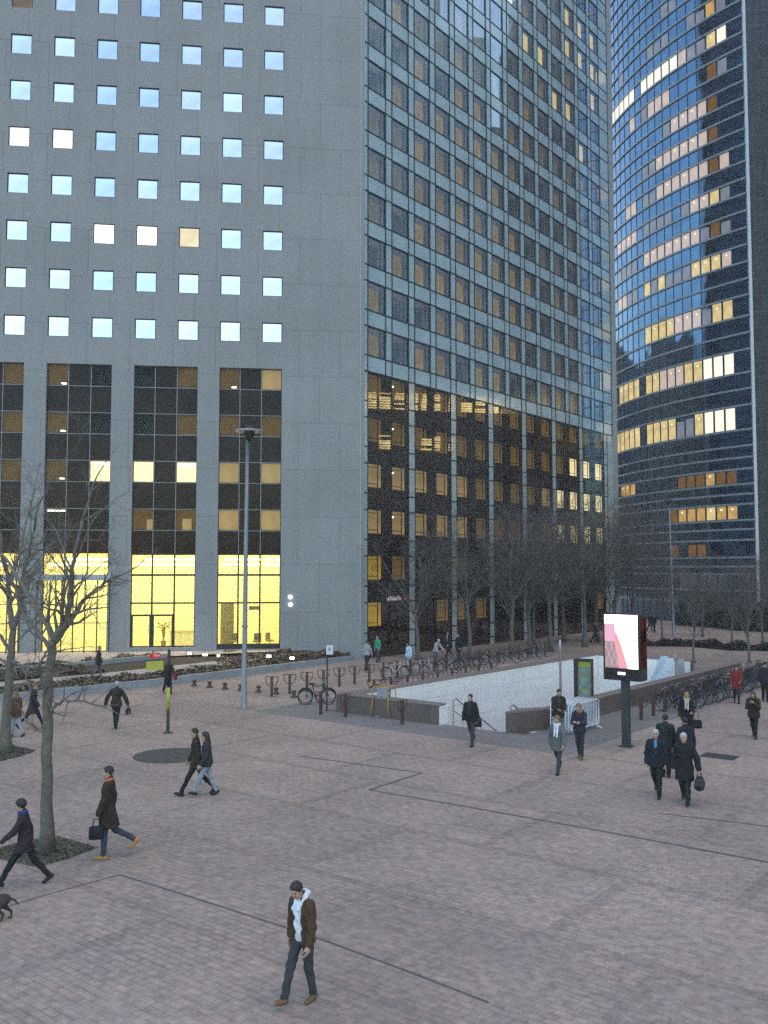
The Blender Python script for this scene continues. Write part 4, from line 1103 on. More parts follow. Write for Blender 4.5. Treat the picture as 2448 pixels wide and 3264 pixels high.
    def part(name, sdf, mat, keep=None):
        V, Fq = sdf.nets()
        if not len(Fq): return
        me = raw_mesh(name, V, Fq, [mat])
        if name in ('trousers', 'coat', 'jacket', 'hoodie'):       # folds in the cloth
            N = np.empty(len(V)*3, np.float32); me.vertices.foreach_get('normal', N); N = N.reshape(-1, 3); a_, b_, c_ = np.random.rand(3)*6
            x, y, z = V[:, 0], V[:, 1], V[:, 2]
            d = .0075*np.sin(34*z+5*np.sin(9*x+a_)+4*np.sin(11*y+b_))*(.5+.5*np.sin(6*z+10*x-7*y+c_))+.004*np.sin(55*x+40*y+9*np.sin(5*z+a_))
            V = V+N*d[:, None]; me.vertices.foreach_set('co', V.astype(np.float32).ravel()); me.update()
        return link_mesh(name, me, root)
    # ---- trousers
    t = SDF(lo, hi, res); e = max(.008, look.get('baggy', .018))
    t.cap(pel+S_(0, 0, -.03), pel+S_(0, 0, .08), .138*k, .125*k, .03, fl)
    for l in legs:
        t.cap(l[0], l[1], (.084+e*.8)*k, (.056+e)*k, .03); t.cap(l[1], l[2]+S_(0, 0, .02), (.056+e)*k, (.044+e)*k, .02)
    t.cut(up(.17), up(1)-up(0)); part('trousers', t, look['trousers'])
    for i, l in enumerate(legs):
        s_ = SDF(np.minimum(l[3], np.minimum(l[4], l[2]))-.12*k, np.maximum(l[3], np.maximum(l[4], l[2]))+.12*k, res*.8)
        s_.cap(l[3]+S_(0, 0, .004), l[4]*.6+l[3]*.4, .041*k, .042*k, .0); s_.cap(l[4]*.6+l[3]*.4, l[4], .042*k, .032*k, .015); s_.cap(l[3]*.8+l[4]*.2, l[2]+S_(0, 0, .035), .040*k, .043*k, .02)
        part('shoe', s_, look['shoes'])
    # ---- jacket or coat
    j = SDF(lo, hi, res); e = look.get('bulk', .022); hem = look.get('hem', .10)
    j.cap(pel+S_(0, 0, .02), waist, (.134+e)*k, (.120+e)*k, .04, (FW, 1.3)); j.cap(waist, chest, (.120+e)*k, (.130+e*.9)*k, .05, (FW, 1.3)); j.cap(chest, up(.455), (.128+e*.9)*k, (.088+e*.5)*k, .05, (FW, 1.3))
    for q in sh: j.cap(nb-S_(0, 0, .012), q*.88+up(.43)*.12, (.054+e*.4)*k, (.052+e*.5)*k, .06)
    for a in arm:
        j.cap(a[0], a[1], (.049+e*.9)*k, (.043+e*.8)*k, .035); j.cap(a[1], a[2]-(a[2]-a[1])*.04, (.046+e*.8)*k, (.034+e*.7)*k, .02)
    if hem > .02:
        mid = (legs[0][1]+legs[1][1])/2; mid = np.array((0, mid[1]*.8, pel[2]-hem*k-.03))
        j.cap(pel+S_(0, 0, .05), mid, (.135+e)*k, (.145+e+hem*.14)*k, .05, (FW, 1.22))
        for l in legs:
            f = min(.95, hem/.425); q = l[0]*(1-f)+l[1]*f; j.cap(l[0], q, (.088+e)*k, (.075+e)*k, .05)
    j.cap(neck0-S_(0, 0, .035), neck0+S_(0, .0, look.get('collar', .035)), .078*k, .070*k, .03)
    if look.get('hood'): j.ell(neck0+S_(0, -.085, .0), S_(.105, .065, .075), None, .03)
    pl = pel+S_(0, 0, -hem); j.cut(pl, (0, 0, -1)); j.cut(neck0+S_(0, .05, .085), (0, .4, 1))
    if look.get('open'):
        ow = look.get('gap', .075)
        j.carve(up(.56, .10), up(.30, .20), .050*k, ow*k)
        if look.get('openhem', .02) > -.1: j.carve(up(.30, .20), pel+S_(0, .19, -hem-.1), ow*k, ow*1.05*k)
    jk = part('coat' if hem > .25 else 'jacket', j, look['top'])
    if look.get('open'):       # garment showing between the open fronts
        s_ = SDF(lo, hi, res*.8); h0 = look.get('openhem', .02)
        s_.cap(pel+S_(0, .06, .0), waist+S_(0, .07, 0), .085*k, .078*k, .03, fl); s_.cap(waist+S_(0, .07, 0), chest+S_(0, .072, 0), .078*k, .08*k, .03, fl); s_.cap(chest+S_(0, .072, 0), up(.49, .06), .08*k, .055*k, .03, fl)
        s_.cap(neck0-S_(0, -.03, .03), neck0+S_(0, .012, .03), .068*k, .066*k, .02)
        if look.get('openhood'):
            s_.cap(neck0+S_(-.075, .01, .03), neck0+S_(-.03, -.085, .055), .035*k, .05*k, .02); s_.cap(neck0+S_(.075, .01, .03), neck0+S_(.03, -.085, .055), .035*k, .05*k, .02); s_.cap(neck0+S_(.075, .01, .03), up(.42, .13, .05), .034*k, .024*k, .02); s_.cap(neck0+S_(-.075, .01, .03), up(.42, .13, -.05), .034*k, .024*k, .02)
        s_.cut(pel+S_(0, 0, -h0), (0, 0, -1)); part('hoodie' if look.get('openhood') else 'shirt', s_, look['open'])
    if look.get('scarf'):
        s_ = SDF(lo, hi, res*.8)
        for i in range(12):
            a0, a1 = 2*pi*i/12, 2*pi*(i+1)/12
            q = lambda a: neck0+S_(.078*cos(a), .072*sin(a)+.012, .028+.018*sin(a*2))
            s_.cap(q(a0), q(a1), .032*k, .032*k, .012)
        if look.get('scarftail'): s_.cap(neck0+S_(.04, .085, .02), up(.25, .165, .05), .036*k, .030*k, .02); s_.cap(neck0+S_(-.04, .085, .02), up(.22, .165, -.03), .034*k, .030*k, .02)
        part('scarf', s_, look['scarf'])
    # ---- hair or hat
    hs = look.get('hair', 'brown'); st = look.get('style', 'short')
    if st != 'bald':
        s_ = SDF(headc-.42*k, headc+.22*k, res*.75)
        s_.ell(hp(0, -.016, .034), S_(.084, .101, .096), HR, .0)
        if st == 'short':
            s_.cut(hp(0, .055, .048), HY*.95-HZ*.62); s_.cut(hp(0, -.03, -.065), -HZ); s_.cut(hp(0, .012, -.01), HY*.8-HZ*.9)
        elif st == 'full':
            s_.ell(hp(0, -.03, .03), S_(.094, .105, .10), HR, .02)
            s_.cut(hp(0, .058, .040), HY*.95-HZ*.62)
        elif st == 'long':
            s_.cap(hp(.055, -.045, -.02), hp(.062, -.05, -.20), .05*k, .042*k, .03); s_.cap(hp(-.055, -.045, -.02), hp(-.062, -.05, -.20), .05*k, .042*k, .03); s_.cap(hp(0, -.07, 0), hp(0, -.085, -.22), .06*k, .05*k, .03)
            s_.cut(hp(0, .060, .042), HY*.95-HZ*.45)
        elif st in ('cap', 'hood'):
            s_.ell(hp(0, -.012, .04), S_(.092, .108, .098), HR, .01)
            if st == 'hood': s_.cap(hp(0, -.05, -.02), neck0+S_(0, -.05, .02), .09*k, .1*k, .04); s_.cut(hp(0, .06, .03), HY*.95-HZ*.25)
            else: s_.cut(hp(0, .06, .03), HY*.55-HZ*1.0); s_.cut(hp(0, -.03, -.03), -HZ)
        m_ = look.get('hat') or hairm(hs, HAIRS[hs])
        part({'cap': 'woolly_hat', 'hood': 'hood'}.get(st, 'hair'), s_, m_)
    out = {n: Mw @ Vector(tuple(v)) for n, v in (('lhand', arm[0][2]+(arm[0][2]-arm[0][1])*.3), ('rhand', arm[1][2]+(arm[1][2]-arm[1][1])*.3), ('back', chest+S_(0, -.15, -.02)), ('lhip', pel+S_(-.22, 0, 0)), ('rhip', pel+S_(.22, .03, 0)), ('rshoulder', sh[1]), ('lshoulder', sh[0]))}
    out['heading'] = heading; out['k'] = k
    return out
def bag(pos, heading, w_, d_, h_, mat, label, soft=.03, handle=.14, cat='bag', name='handbag'):
    """a soft bag hanging from the hand by its handles"""
    r = empty(name, (pos.x, pos.y, pos.z-handle-h_), heading, label, cat)
    s_ = SDF((-w_, -d_, -.05), (w_, d_, h_+.05), .012)
    s_.cap((0, -d_*.0-w_*.30, h_*.32), (0, w_*.30, h_*.32), h_*.34, h_*.34, .03, ((1, 0, 0), h_*.68/(d_*1.0))); s_.cap((0, -w_*.24, h_*.68), (0, w_*.24, h_*.68), h_*.26, h_*.26, .06, ((1, 0, 0), h_*.60/(d_*.9)))
    V, Fq = s_.nets(); link_mesh('bag_body', raw_mesh('bag_body', V, Fq, [mat]), r)
    for sx in (-1, 1):
        q = MB(); q.tube([(sx*d_*.25, -w_*.22, h_*.85), (sx*d_*.18, -w_*.16, h_+handle*.7), (sx*.01, 0, h_+handle), (sx*d_*.18, w_*.16, h_+handle*.7), (sx*d_*.25, w_*.22, h_*.85)], .009, 6); q.build('handle', mat, r, smooth=True)
    return r
def backpack(info, mat, label, w_=.30, h_=.42, d_=.16):
    p, hd, k = info['back'], info['heading'], info['k']
    r = empty('backpack', (p.x, p.y, p.z-.24), hd, label, 'backpack')
    s_ = SDF((-.25, -.25, -.05), (.25, .1, .55), .013)
    s_.cap((0, -.05, .12), (0, -.05, .32), .16, .135, .03, ((0, 1, 0), 1.7)); s_.cap((0, -.12, .10), (0, -.12, .18), .10, .09, .02, ((0, 1, 0), 1.8))
    V, Fq = s_.nets(); link_mesh('bag_body', raw_mesh('bag_body', V, Fq, [mat]), r)
    for sx in (-1, 1):
        q = MB(); q.tube([(sx*.10, .02, .40), (sx*.125, .10, .475), (sx*.135, .20, .43), (sx*.15, .275, .30), (sx*.16, .22, .12), (sx*.14, .03, .06)], .017, 6); q.build('strap', mat, r, smooth=True)
    return r
HD = lambda dx, dy: atan2(-dx, dy)              # heading that makes local +Y point along (dx, dy)
def mid(*pp): return sum((at(*p) for p in pp), Vector((0, 0, 0)))/len(pp)
C_black, C_dkgrey, C_navy, C_brown = cloth('black', (.018, .018, .02)), cloth('dark_grey', (.035, .036, .04)), cloth('navy', (.020, .022, .031)), cloth('brown', (.075, .042, .024))
C_char, C_jean, C_ltjean, C_grey = cloth('charcoal', (.05, .05, .055)), cloth('jeans', (.05, .06, .085)), cloth('pale_jeans', (.27, .29, .34)), cloth('mid_grey', (.12, .125, .13))
C_dkbrown, C_green, C_dkgreen = cloth('dark_brown', (.035, .026, .02)), cloth('green', (.06, .27, .19)), cloth('dark_green', (.022, .03, .028))
C_white, C_plum, C_red, C_ltgrey = cloth('white', (.66, .70, .76)), cloth('plum', (.035, .024, .032)), cloth('red', (.20, .025, .022)), cloth('light_grey', (.30, .31, .33))
C_blue, C_rust, C_cream, C_purple = cloth('blue', (.03, .06, .22)), cloth('rust', (.42, .13, .06)), cloth('cream', (.55, .48, .40)), cloth('purple_navy', (.040, .034, .052))
C_khaki, C_sky = cloth('khaki', (.14, .12, .10)), cloth('sky_blue', (.42, .55, .72))
S_black, S_tan, S_must = cloth('shoe_black', (.02, .02, .02), .5), cloth('shoe_tan', (.17, .10, .055), .6), cloth('shoe_mustard', (.42, .22, .06), .6)
def lk(top, trousers, shoes=S_black, **kw): return dict(top=top, trousers=trousers, shoes=shoes, **kw)
# --- near
person(mid((925, 3212), (1005, 3182)), HD(-.62, -.78), 1.70, lk(C_brown, C_char, S_tan, hair='dark', open=C_white, openhood=True, hem=.08, openhem=.10, bulk=.028, gap=.115, baggy=.012, fist=''),
       'man in an open brown jacket over a white hoodie, striding, nearest of all', .0115, (-4, 10, 24, 6), ((6, 14), (-6, 10)), 4, 30, 12)
i_ = person(mid((25, 2835), (128, 2815)), HD(-1, -.25), 1.70, lk(C_plum, C_black, hair='dark', style='full', scarf=C_blue, hem=.20, bulk=.024, baggy=.004),
       'person in a dark plum coat with a blue scarf, striding in front of the tree', .0125, (33, 6, -24, 16), ((32, 20), (-20, 14)), 6, 10, 0)
i_ = person(mid((318, 2742), (360, 2728)), HD(-1, -.15), 1.90, lk(C_dkbrown, C_jean, S_must, hair='dark', scarf=C_rust, hem=.34, bulk=.035, baggy=.004, fist='both', collar=.05),
       'person in a long dark coat with an orange scarf and mustard shoes', .0125, (5, 4, -20, 40), ((12, 12), (-10, 16)), -3, 6, 0)
bag(i_['lhand'], i_['heading'], .34, .14, .30, C_black, 'black bag held in front by the person with mustard shoes', name='handbag')
# --- the couple
person(mid((595, 2538), (655, 2530)), HD(-1, -.22), 1.84, lk(C_dkbrown, C_black, hair='dark', hem=.16, bulk=.026, baggy=.006, collar=.05),
       'taller of a pair walking arm in arm, in a dark brown coat', .014, (28, 4, -20, 26), ((-14, 12), (10, 16)), 3, 6, 10)
person(mid((632, 2541), (688, 2535)), HD(-1, -.22), 1.70, lk(C_dkgrey, C_ltjean, hair='dark', style='long', hem=.12, bulk=.034, baggy=.010),
       'long haired half of a pair arm in arm, in pale grey trousers', .014, (26, 6, -10, 14), ((8, 20), (-12, 22)), 3, 10, 0)
# --- left, by the trees
i_ = person(mid((363, 2322), (376, 2322)), HD(.12, 1), 1.76, lk(C_dkbrown, C_black, hair='grey', style='short', hem=.14, bulk=.045, fist='r'),
       'man in a dark jacket walking away with a small case in his right hand', .017, (10, 4, -8, 14), ((-8, 10, .32), (6, 8, .30)), 2, 0, 0)
bag(i_['rhand'], i_['heading'], .36, .12, .26, C_dkbrown, 'dark brown case in the hand of the man walking away', handle=.06, name='briefcase', cat='briefcase')
person(mid((76, 2334), (128, 2312)), HD(1, .12), 1.80, lk(C_plum, C_black, hair='fair', hem=.30, bulk=.026, baggy=.006),
       'person in a dark knee length coat striding right between the two trees', .017, (30, 6, -26, 22), ((-22, 14), (24, 12)), 4, 4, 0)
person(mid((42, 2358), (58, 2340)), HD(-.8, .5), 1.66, lk(cloth('red_brown', (.10, .04, .026)), C_ltjean, hair='fair', style='long', hem=.16, bulk=.04),
       'person in a red brown jacket and pale jeans half hidden by the far tree', .018, (14, 8, -14, 20), ((-12, 14), (12, 14)), 4, 4, 0)
p_ = at(312, 2166, .43)
person(p_, HD(.9, .3), 1.72, lk(C_dkbrown, C_grey, hair='ginger', hem=.16, bulk=.03), 'red haired person in dark brown, walking up the terrace path', .02, (14, 8, -14, 20), ((-12, 14), (12, 14)), 3, 4, 0)
i_ = person(mid((530, 2216), (540, 2208)), HD(.6, -.8), 1.70, lk(C_dkbrown, C_black, hair='dark', hem=.12, bulk=.035), 'dark dressed person with red on the sleeve, behind the signpost', .02, (16, 8, -16, 22), ((14, 20), (-14, 16)), 3, 4, 0)
bag(i_['lhand']+Vector((0, 0, .30)), i_['heading'], .26, .12, .30, cloth('bright_red', (.45, .03, .03)), 'small red bag carried by the person behind the signpost', name='handbag')
# --- by the glass face
person(mid((1163, 2148), (1176, 2126)), HD(.4, .9), 1.80, lk(C_ltgrey, C_dkbrown, hair='brown', hem=.06, bulk=.02), 'person in a light grey top walking toward the lit brown base', .022, (12, 6, -12, 22), ((-10, 14), (10, 14)), 3, 0, 0)
person(mid((1196, 2112), (1212, 2108)), HD(-.5, -.85), 1.74, lk(C_green, C_jean, hair='brown', hem=.05, bulk=.02, skin=0), 'person in a green top at the foot of the yellow windows', .022, (18, 8, -16, 22), ((16, 14), (-14, 14)), 3, 0, 0)
person(mid((1299, 2138), (1311, 2134)), HD(-.7, -.6), 1.62, lk(C_sky, C_sky, hair='brown', style='full', hem=.10, bulk=.04), 'small figure in pale blue standing among the bike stands', .022, (8, 4, -4, 6), ((4, 10), (-8, 20)), 8, 10, 0)
person(mid((1426, 2098), (1434, 2092)), HD(-.9, -.4), 1.78, lk(C_navy, C_black, hair='dark', open=C_white, hem=.10, bulk=.03), 'person in a dark jacket with a white shirt front, left of two by the pier', .022, (14, 6, -12, 18), ((10, 14), (-10, 14)), 2, 0, 0)
person(mid((1458, 2112), (1466, 2108)), HD(-.8, -.6), 1.84, lk(C_black, C_black, hair='dark', hem=.30, bulk=.03), 'person in a long black coat, right of two by the pier', .022, (6, 4, -6, 8), ((4, 12), (-4, 12)), 2, 0, 0)
person(mid((1384, 2122), (1392, 2118)), HD(.6, -.8), 1.70, lk(C_ltgrey, C_grey, hair='grey', hem=.08, bulk=.03), 'stooping person in pale grey beside the parked bicycles', .022, (10, 10, 0, 8), ((34, 16), (28, 16)), 26, 16, 0)
person(mid((1889, 2052), (1905, 2048)), HD(.7, -.5), 1.76, lk(C_black, C_black, hair='dark', hem=.12), 'dark figure walking under the trees left of the lit screen', .026, (18, 6, -16, 18), ((14, 14), (-14, 14)), 2, 0, 0)
for (px, py, h_, lab) in ((2072, 2012, 1.74, 'small dark figure far off, right of the top of the lit screen'), (2086, 2016, 1.68, 'second small dark figure far off, right of the lit screen'), (2046, 2098, 1.6, 'dark reddish figure just right of the lit screen by the far kerb')):
    person(at(px, py), HD(random.uniform(-1, 1), -.5), h_, lk(C_black if 'red' not in lab else C_red, C_black, hair='dark', hem=.14), lab, .028, (14, 6, -12, 18), ((10, 14), (-10, 14)), 2, 0, 0)
# --- middle right
i_ = person(mid((1492, 2391), (1510, 2366)), HD(-.45, -.9), 1.78, lk(C_black, C_char, hair='black', hem=.10, bulk=.028, open=C_dkgrey, baggy=.010, fist='l'),
       'man in a black jacket and grey trousers passing the stairwell gap', .014, (10, 8, -20, 30), ((-6, 16), (4, 10)), 2, 4, -10)
bag(i_['lhand']+Vector((.02, 0, .28)), i_['heading']+pi/2, .34, .12, .28, C_black, 'black satchel at the side of the man passing the stairwell', name='satchel')
person(mid((1772, 2362), (1790, 2356)), HD(.1, -1), 1.80, lk(C_dkbrown, C_khaki, hair='dark', hem=.16, bulk=.035, open=C_char, baggy=.02), 'man in a dark brown jacket standing before the white barriers', .014, (6, 4, -2, 6), ((8, 60, .06, .10), (10, 66, .06, .10)), 4, 16, 8)
person(mid((1754, 2470), (1803, 2458)), HD(-.45, -.9), 1.74, lk(C_grey, C_char, hair='fair', style='full', hem=.22, bulk=.03, scarf=C_white, scarftail=True, baggy=.004),
       'person with a white scarf and grey coat striding before the barriers', .014, (22, 4, -26, 22), ((16, 20), (-16, 18)), 4, 6, 0)
i_ = person(mid((1846, 2426), (1852, 2414)), HD(-.45, -.9), 1.76, lk(C_purple, C_dkgrey, S_tan, hair='fair', style='full', hem=.10, bulk=.036, scarf=C_rust, baggy=.006, fist='both'),
       'person in a purple navy jacket with a backpack, hands held together', .014, (8, 6, -8, 14), ((16, 88, .05, .12), (14, 92, .05, .12)), 4, 14, 0)
backpack(i_, C_navy, 'navy backpack on the person with clasped hands')
# --- group right
i_ = person(mid((2078, 2548), (2110, 2532)), HD(-.4, -.92), 1.80, lk(C_navy, C_black, hair='grey', hem=.14, bulk=.04, open=cloth('shirt_blue', (.10, .22, .42)), gap=.035, openhem=-.2, fist='both'),
       'white haired man in a navy jacket with a blue shirt collar', .0135, (14, 6, -20, 30), ((4, 16), (-6, 14)), 3, 6, 0)
i_ = person(mid((2169, 2574), (2198, 2552)), HD(-.4, -.92), 1.84, lk(C_black, C_dkgreen, hair='grey', hem=.34, bulk=.042, fist='l', collar=.05),
       'white haired man in a long black coat with a bulky bag', .0135, (12, 6, -16, 26), ((2, 10, .22), (-4, 14)), 3, 6, 8)
bag(i_['lhand'], i_['heading'], .52, .26, .34, C_dkgrey, 'bulky dark grey bag in the hand of the white haired man in black', handle=.08, name='holdall', cat='bag')
person(mid((2118, 2478), (2128, 2476)), HD(.35, .94), 1.80, lk(C_dkgreen, C_black, hair='dark', style='short', hem=.12, bulk=.042), 'close cropped man in a dark green jacket seen from behind', .0135, (4, 4, -2, 4), ((4, 14), (6, 20)), 3, 6, 20)
person(mid((2182, 2492), (2196, 2486)), HD(-.2, .98), 1.78, lk(C_navy, C_navy, hair='dark', hem=.30, bulk=.04), 'person in a dark blue coat behind the white haired man in black', .015, (4, 4, -4, 8), ((2, 12), (-2, 12)), 2, 8, 0)
i_ = person(mid((2186, 2368), (2196, 2362)), HD(-.25, -.97), 1.74, lk(C_black, C_black, hair='ginger', style='long', hem=.14, bulk=.034, scarf=C_cream, scarftail=True, fist='both'),
       'ginger haired woman with a cream scarf and a black jacket', .015, (10, 6, -10, 16), ((14, 60, .06, .06), (-8, 30)), 3, 10, 0)
bag(i_['lhip']+Vector((.06, -.12, .18)), i_['heading']+pi/2, .42, .18, .32, C_black, 'large black shoulder bag of the ginger haired woman', handle=.30, name='shoulder_bag')
person(mid((2342, 2246), (2356, 2238)), HD(-.3, -.95), 1.72, lk(C_red, C_dkgrey, hair='dark', style='long', hem=.28, bulk=.036, baggy=.0), 'person in a dark red coat in front of the bicycle row', .017, (10, 4, -12, 24), ((8, 60, .08, .08), (-6, 30)), 3, 10, 0)
person(mid((2393, 2356), (2416, 2350)), HD(-.5, -.87), 1.70, lk(C_dkbrown, C_black, hair='brown', style='long', hem=.16, bulk=.04, scarf=C_dkbrown, baggy=.004), 'person in a dark jacket with both hands raised to the face', .016, (16, 6, -18, 20), ((28, 110, .06, .14), (24, 114, .06, .14)), 4, 16, 0)
person(mid((2436, 2240), (2444, 2234)), HD(-.3, -.9), 1.78, lk(C_navy, C_black, hair='black', style='cap', hat=C_navy, hem=.12, bulk=.034), 'person in a navy jacket and hat at the right edge, beyond the red coat', .018, (8, 4, -8, 12), ((6, 16), (-6, 16)), 3, 6, 0)
# ------------------------------------------------------------------ the dog at the left edge
def dog(feet, heading, label):
    s_ = SDF((-.20, -.55, -.02), (.20, .48, .62), .0115); c_ = lambda *a, **k_: s_.cap(*a, **k_)
    c_((0, .17, .335), (0, -.16, .345), .115, .088, .04); c_((0, .20, .34), (0, .02, .325), .118, .105, .04); c_((0, -.20, .35), (0, -.12, .34), .085, .09, .04)
    c_((0, .24, .38), (0, .36, .475), .080, .062, .04); s_.ell((0, .40, .505), (.060, .075, .058), None, .03); c_((0, .45, .49), (0, .52, .47), .036, .026, .02)
    for sx in (-1, 1):
        c_((sx*.048, .40, .55), (sx*.066, .37, .49), .018, .02, .01)
        f = .05 if sx > 0 else -.04
        c_((sx*.065, .19, .30), (sx*.068, .19+f*.6, .175), .048, .028, .03); c_((sx*.068, .19+f*.6, .175), (sx*.068, .20+f*1.6, .045), .026, .019, .015); c_((sx*.068, .20+f*1.6, .022), (sx*.068, .235+f*1.6, .018), .022, .018, .012)
        g_ = -.05 if sx > 0 else .05
        c_((sx*.060, -.17, .31), (sx*.068, -.12+g_, .205), .066, .042, .04); c_((sx*.068, -.12+g_, .205), (sx*.068, -.235+g_, .12), .036, .022, .02); c_((sx*.068, -.235+g_, .12), (sx*.068, -.215+g_*1.3, .03), .020, .018, .012); c_((sx*.068, -.215+g_*1.3, .020), (sx*.068, -.18+g_*1.3, .017), .021, .018, .012)
    c_((0, -.26, .37), (0, -.36, .33), .026, .018, .02); c_((0, -.36, .33), (0, -.42, .25), .018, .010, .01)
    V, Fq = s_.nets(); cen = V[Fq].mean(1); mi = np.where((cen[:, 1] > .12) & (cen[:, 2] < .42) | (cen[:, 2] < .07), 1, 0)
    mi[np.linalg.norm(cen-np.array((0, .53, .475)), axis=1) < .025] = 2
    for sx in (-1, 1): mi[np.linalg.norm(cen-np.array((sx*.036, .455, .525)), axis=1) < .016] = 2
    o = bpy.data.objects.new('dog', raw_mesh('dog', V, Fq, [pmat('fur_dark_brown', (.045, .034, .028), .9, 0, .3, 22, .4), pmat('fur_russet', (.12, .055, .03), .9, 0, .3, 22, .4), M_eye], mi)); COL.objects.link(o)
    o.location = feet; o.rotation_euler = (0, 0, heading); tag(o, label, 'dog')
    q = MB(); q.tube([(.072*cos(a), .30+.035*sin(a), .43-.06*sin(a)) for a in [2*pi*i/14 for i in range(14)]], .010, 6, closed=True); q.build('collar', C_red, o, smooth=True)
dog(at(-22, 2934), HD(-1, -.12), 'small dark brown dog leaving the picture at the left edge')
# ================================================================== trees without leaves
M_bark = pmat('bark', (.14, .125, .10), .9, 0, .3, 7, .35, .2, 0, (30, .25))
M_twig = pmat('twig', (.155, .135, .115), .9, 0, .25, 5)
M_barkf = pmat('bark_far', (.115, .10, .092), .9, 0, .3, 4, .2); M_twigf = pmat('twig_far', (.125, .105, .098), .9, 0, .25, 3)
def grow(mb, rng, p, d, L_, r, depth, up=.25, spread=.75, seg=.22, kids_=(3, 5), rmin=.0035, wig=.17, fine=True):
    """one branch and, along it, its side branches"""
    n = max(3, int(L_/max(seg*(.45+.2*depth), .07))); st = L_/n
    pts, rr = [p.copy()], [r]
    d = d.normalized()
    spots = sorted(rng.uniform(.25, 1.0) for _ in range(rng.randint(*kids_))) if depth > 0 else []
    si = 0
    for i in range(1, n+1):
        d = (d+Vector((rng.gauss(0, wig), rng.gauss(0, wig), rng.gauss(0, wig)+up*.10))).normalized()
        p = p+d*st; f = i/n
        ri = max(rmin, r*(1-f*.72)); pts.append(p.copy()); rr.append(ri)
        while si < len(spots) and spots[si] <= f+1e-6:
            a = rng.uniform(0, 2*pi); q = d.orthogonal().normalized(); q.rotate(Matrix.Rotation(a, 3, d))
            nd_ = (d*rng.uniform(.5, 1.0)+q*spread*rng.uniform(.7, 1.25)+Vector((0, 0, up*.5))).normalized()
            grow(mb, rng, p, nd_, L_*rng.uniform(.42, .68)*(1.12-f*.35), ri*rng.uniform(.5, .72), depth-1, up, spread, seg, kids_, rmin, wig, fine); si += 1
    mb.tube(pts, rr, 7 if r > .06 else (5 if r > .02 else 3))
def bare_tree(loc, label, trunk_pts, trunk_r, limbs, seed, group, mats, depth=3, rmin=.004, kids_=(3, 5), up=.25, wig=.17, spread=.75):
    """trunk_pts and limbs in local metres; limbs = (start height index or point, [points], radius, twig depth)"""
    rng = random.Random(seed)
    root = empty('bare_tree', loc, 0, label, 'tree', group)
    t = MB(); pts = [Vector(p) for p in trunk_pts]; n = len(pts)
    fin = []
    for i in range(n-1):
        for j in range(4): fin.append(pts[i].lerp(pts[i+1], j/4)+Vector((rng.gauss(0, .012), rng.gauss(0, .012), 0)))
    fin.append(pts[-1]); m = len(fin)
    rr = [trunk_r*(1.0+.55*max(0, 1-i/2.5)**2-.38*i/(m-1)) for i in range(m)]
    t.tube(fin, rr, 10); t.build('trunk', mats[0], root, smooth=True)
    c = MB()
    for (lp, lr, dp) in limbs:
        lp = [Vector(p) for p in lp]; fin = []
        for i in range(len(lp)-1):
            for j in range(4): fin.append(lp[i].lerp(lp[i+1], j/4)+Vector([rng.gauss(0, .018) for _ in range(3)]))
        fin.append(lp[-1]); m = len(fin); rr = [lr*(1-.62*i/(m-1)) for i in range(m)]
        c.tube(fin, rr, 7)
        tot = sum((lp[i+1]-lp[i]).length for i in range(len(lp)-1))
        for i in range(2, m):
            if rng.random() < (.8 if dp > 1 else .6):
                d = (fin[i]-fin[i-1]).normalized(); q = d.orthogonal().normalized(); q.rotate(Matrix.Rotation(rng.uniform(0, 2*pi), 3, d))
                grow(c, rng, fin[i], (d*rng.uniform(.4, .9)+q*spread+Vector((0, 0, up*.6))).normalized(), tot*rng.uniform(.28, .5), rr[i]*rng.uniform(.45, .65), dp, up, spread, .22, kids_, rmin, wig)
        grow(c, rng, fin[-1], (fin[-1]-fin[-2]), tot*.5, rr[-1], dp, up, spread, .22, kids_, rmin, wig)
    c.build('crown', mats[1], root, smooth=True)
    return root
def pxs(pts, base, Y, depth=None):       # photo pixels of a limb, at the tree's own distance, as local points
    o = []
    for i, (x, y) in enumerate(pts):
        p = at_depth(x, y, Y+(depth[i] if depth else 0)); o.append((p.x-base.x, p.y-base.y, p.z-base.z))
    return o
T1 = at(158, 2722); Y1 = T1.y
bare_tree(T1, 'nearest bare tree, its straight trunk rising from a grassy pit at the left', pxs([(150, 2722), (150, 2400), (150, 2200), (165, 2085), (172, 2045)], T1, Y1), .125,
    [(pxs([(172, 2050), (150, 1990), (100, 1920), (55, 1840), (5, 1765)], T1, Y1, (0, .1, .3, .6, .9)), .075, 2),
     (pxs([(172, 2050), (205, 1990), (222, 1930), (224, 1860), (240, 1760), (262, 1660)], T1, Y1, (0, -.1, -.2, -.3, -.5, -.6)), .085, 2),
     (pxs([(180, 2040), (228, 1975), (270, 1910), (320, 1870), (365, 1840)], T1, Y1, (0, .2, .5, .8, 1.0)), .065, 2),
     (pxs([(150, 2290), (172, 2252), (205, 2233), (255, 2236), (325, 2252)], T1, Y1, (0, -.1, -.3, -.5, -.7)), .045, 1),
     (pxs([(140, 2340), (105, 2318), (80, 2290), (66, 2262)], T1, Y1, (0, .1, .2, .3)), .035, 1),
     (pxs([(148, 2230), (134, 2170), (122, 2120), (150, 2080), (210, 2070)], T1, Y1, (0, -.3, -.5, -.6, -.8)), .035, 1),
     (pxs([(168, 2080), (120, 2010), (75, 1960), (40, 1850), (70, 1740), (90, 1640)], T1, Y1, (0, .5, .9, 1.2, 1.4, 1.5)), .05, 2)], 11, 'bare trees on the left of the square', [M_bark, M_twig], rmin=.0032, kids_=(3, 5))
T2 = at(16, 2402); Y2 = T2.y
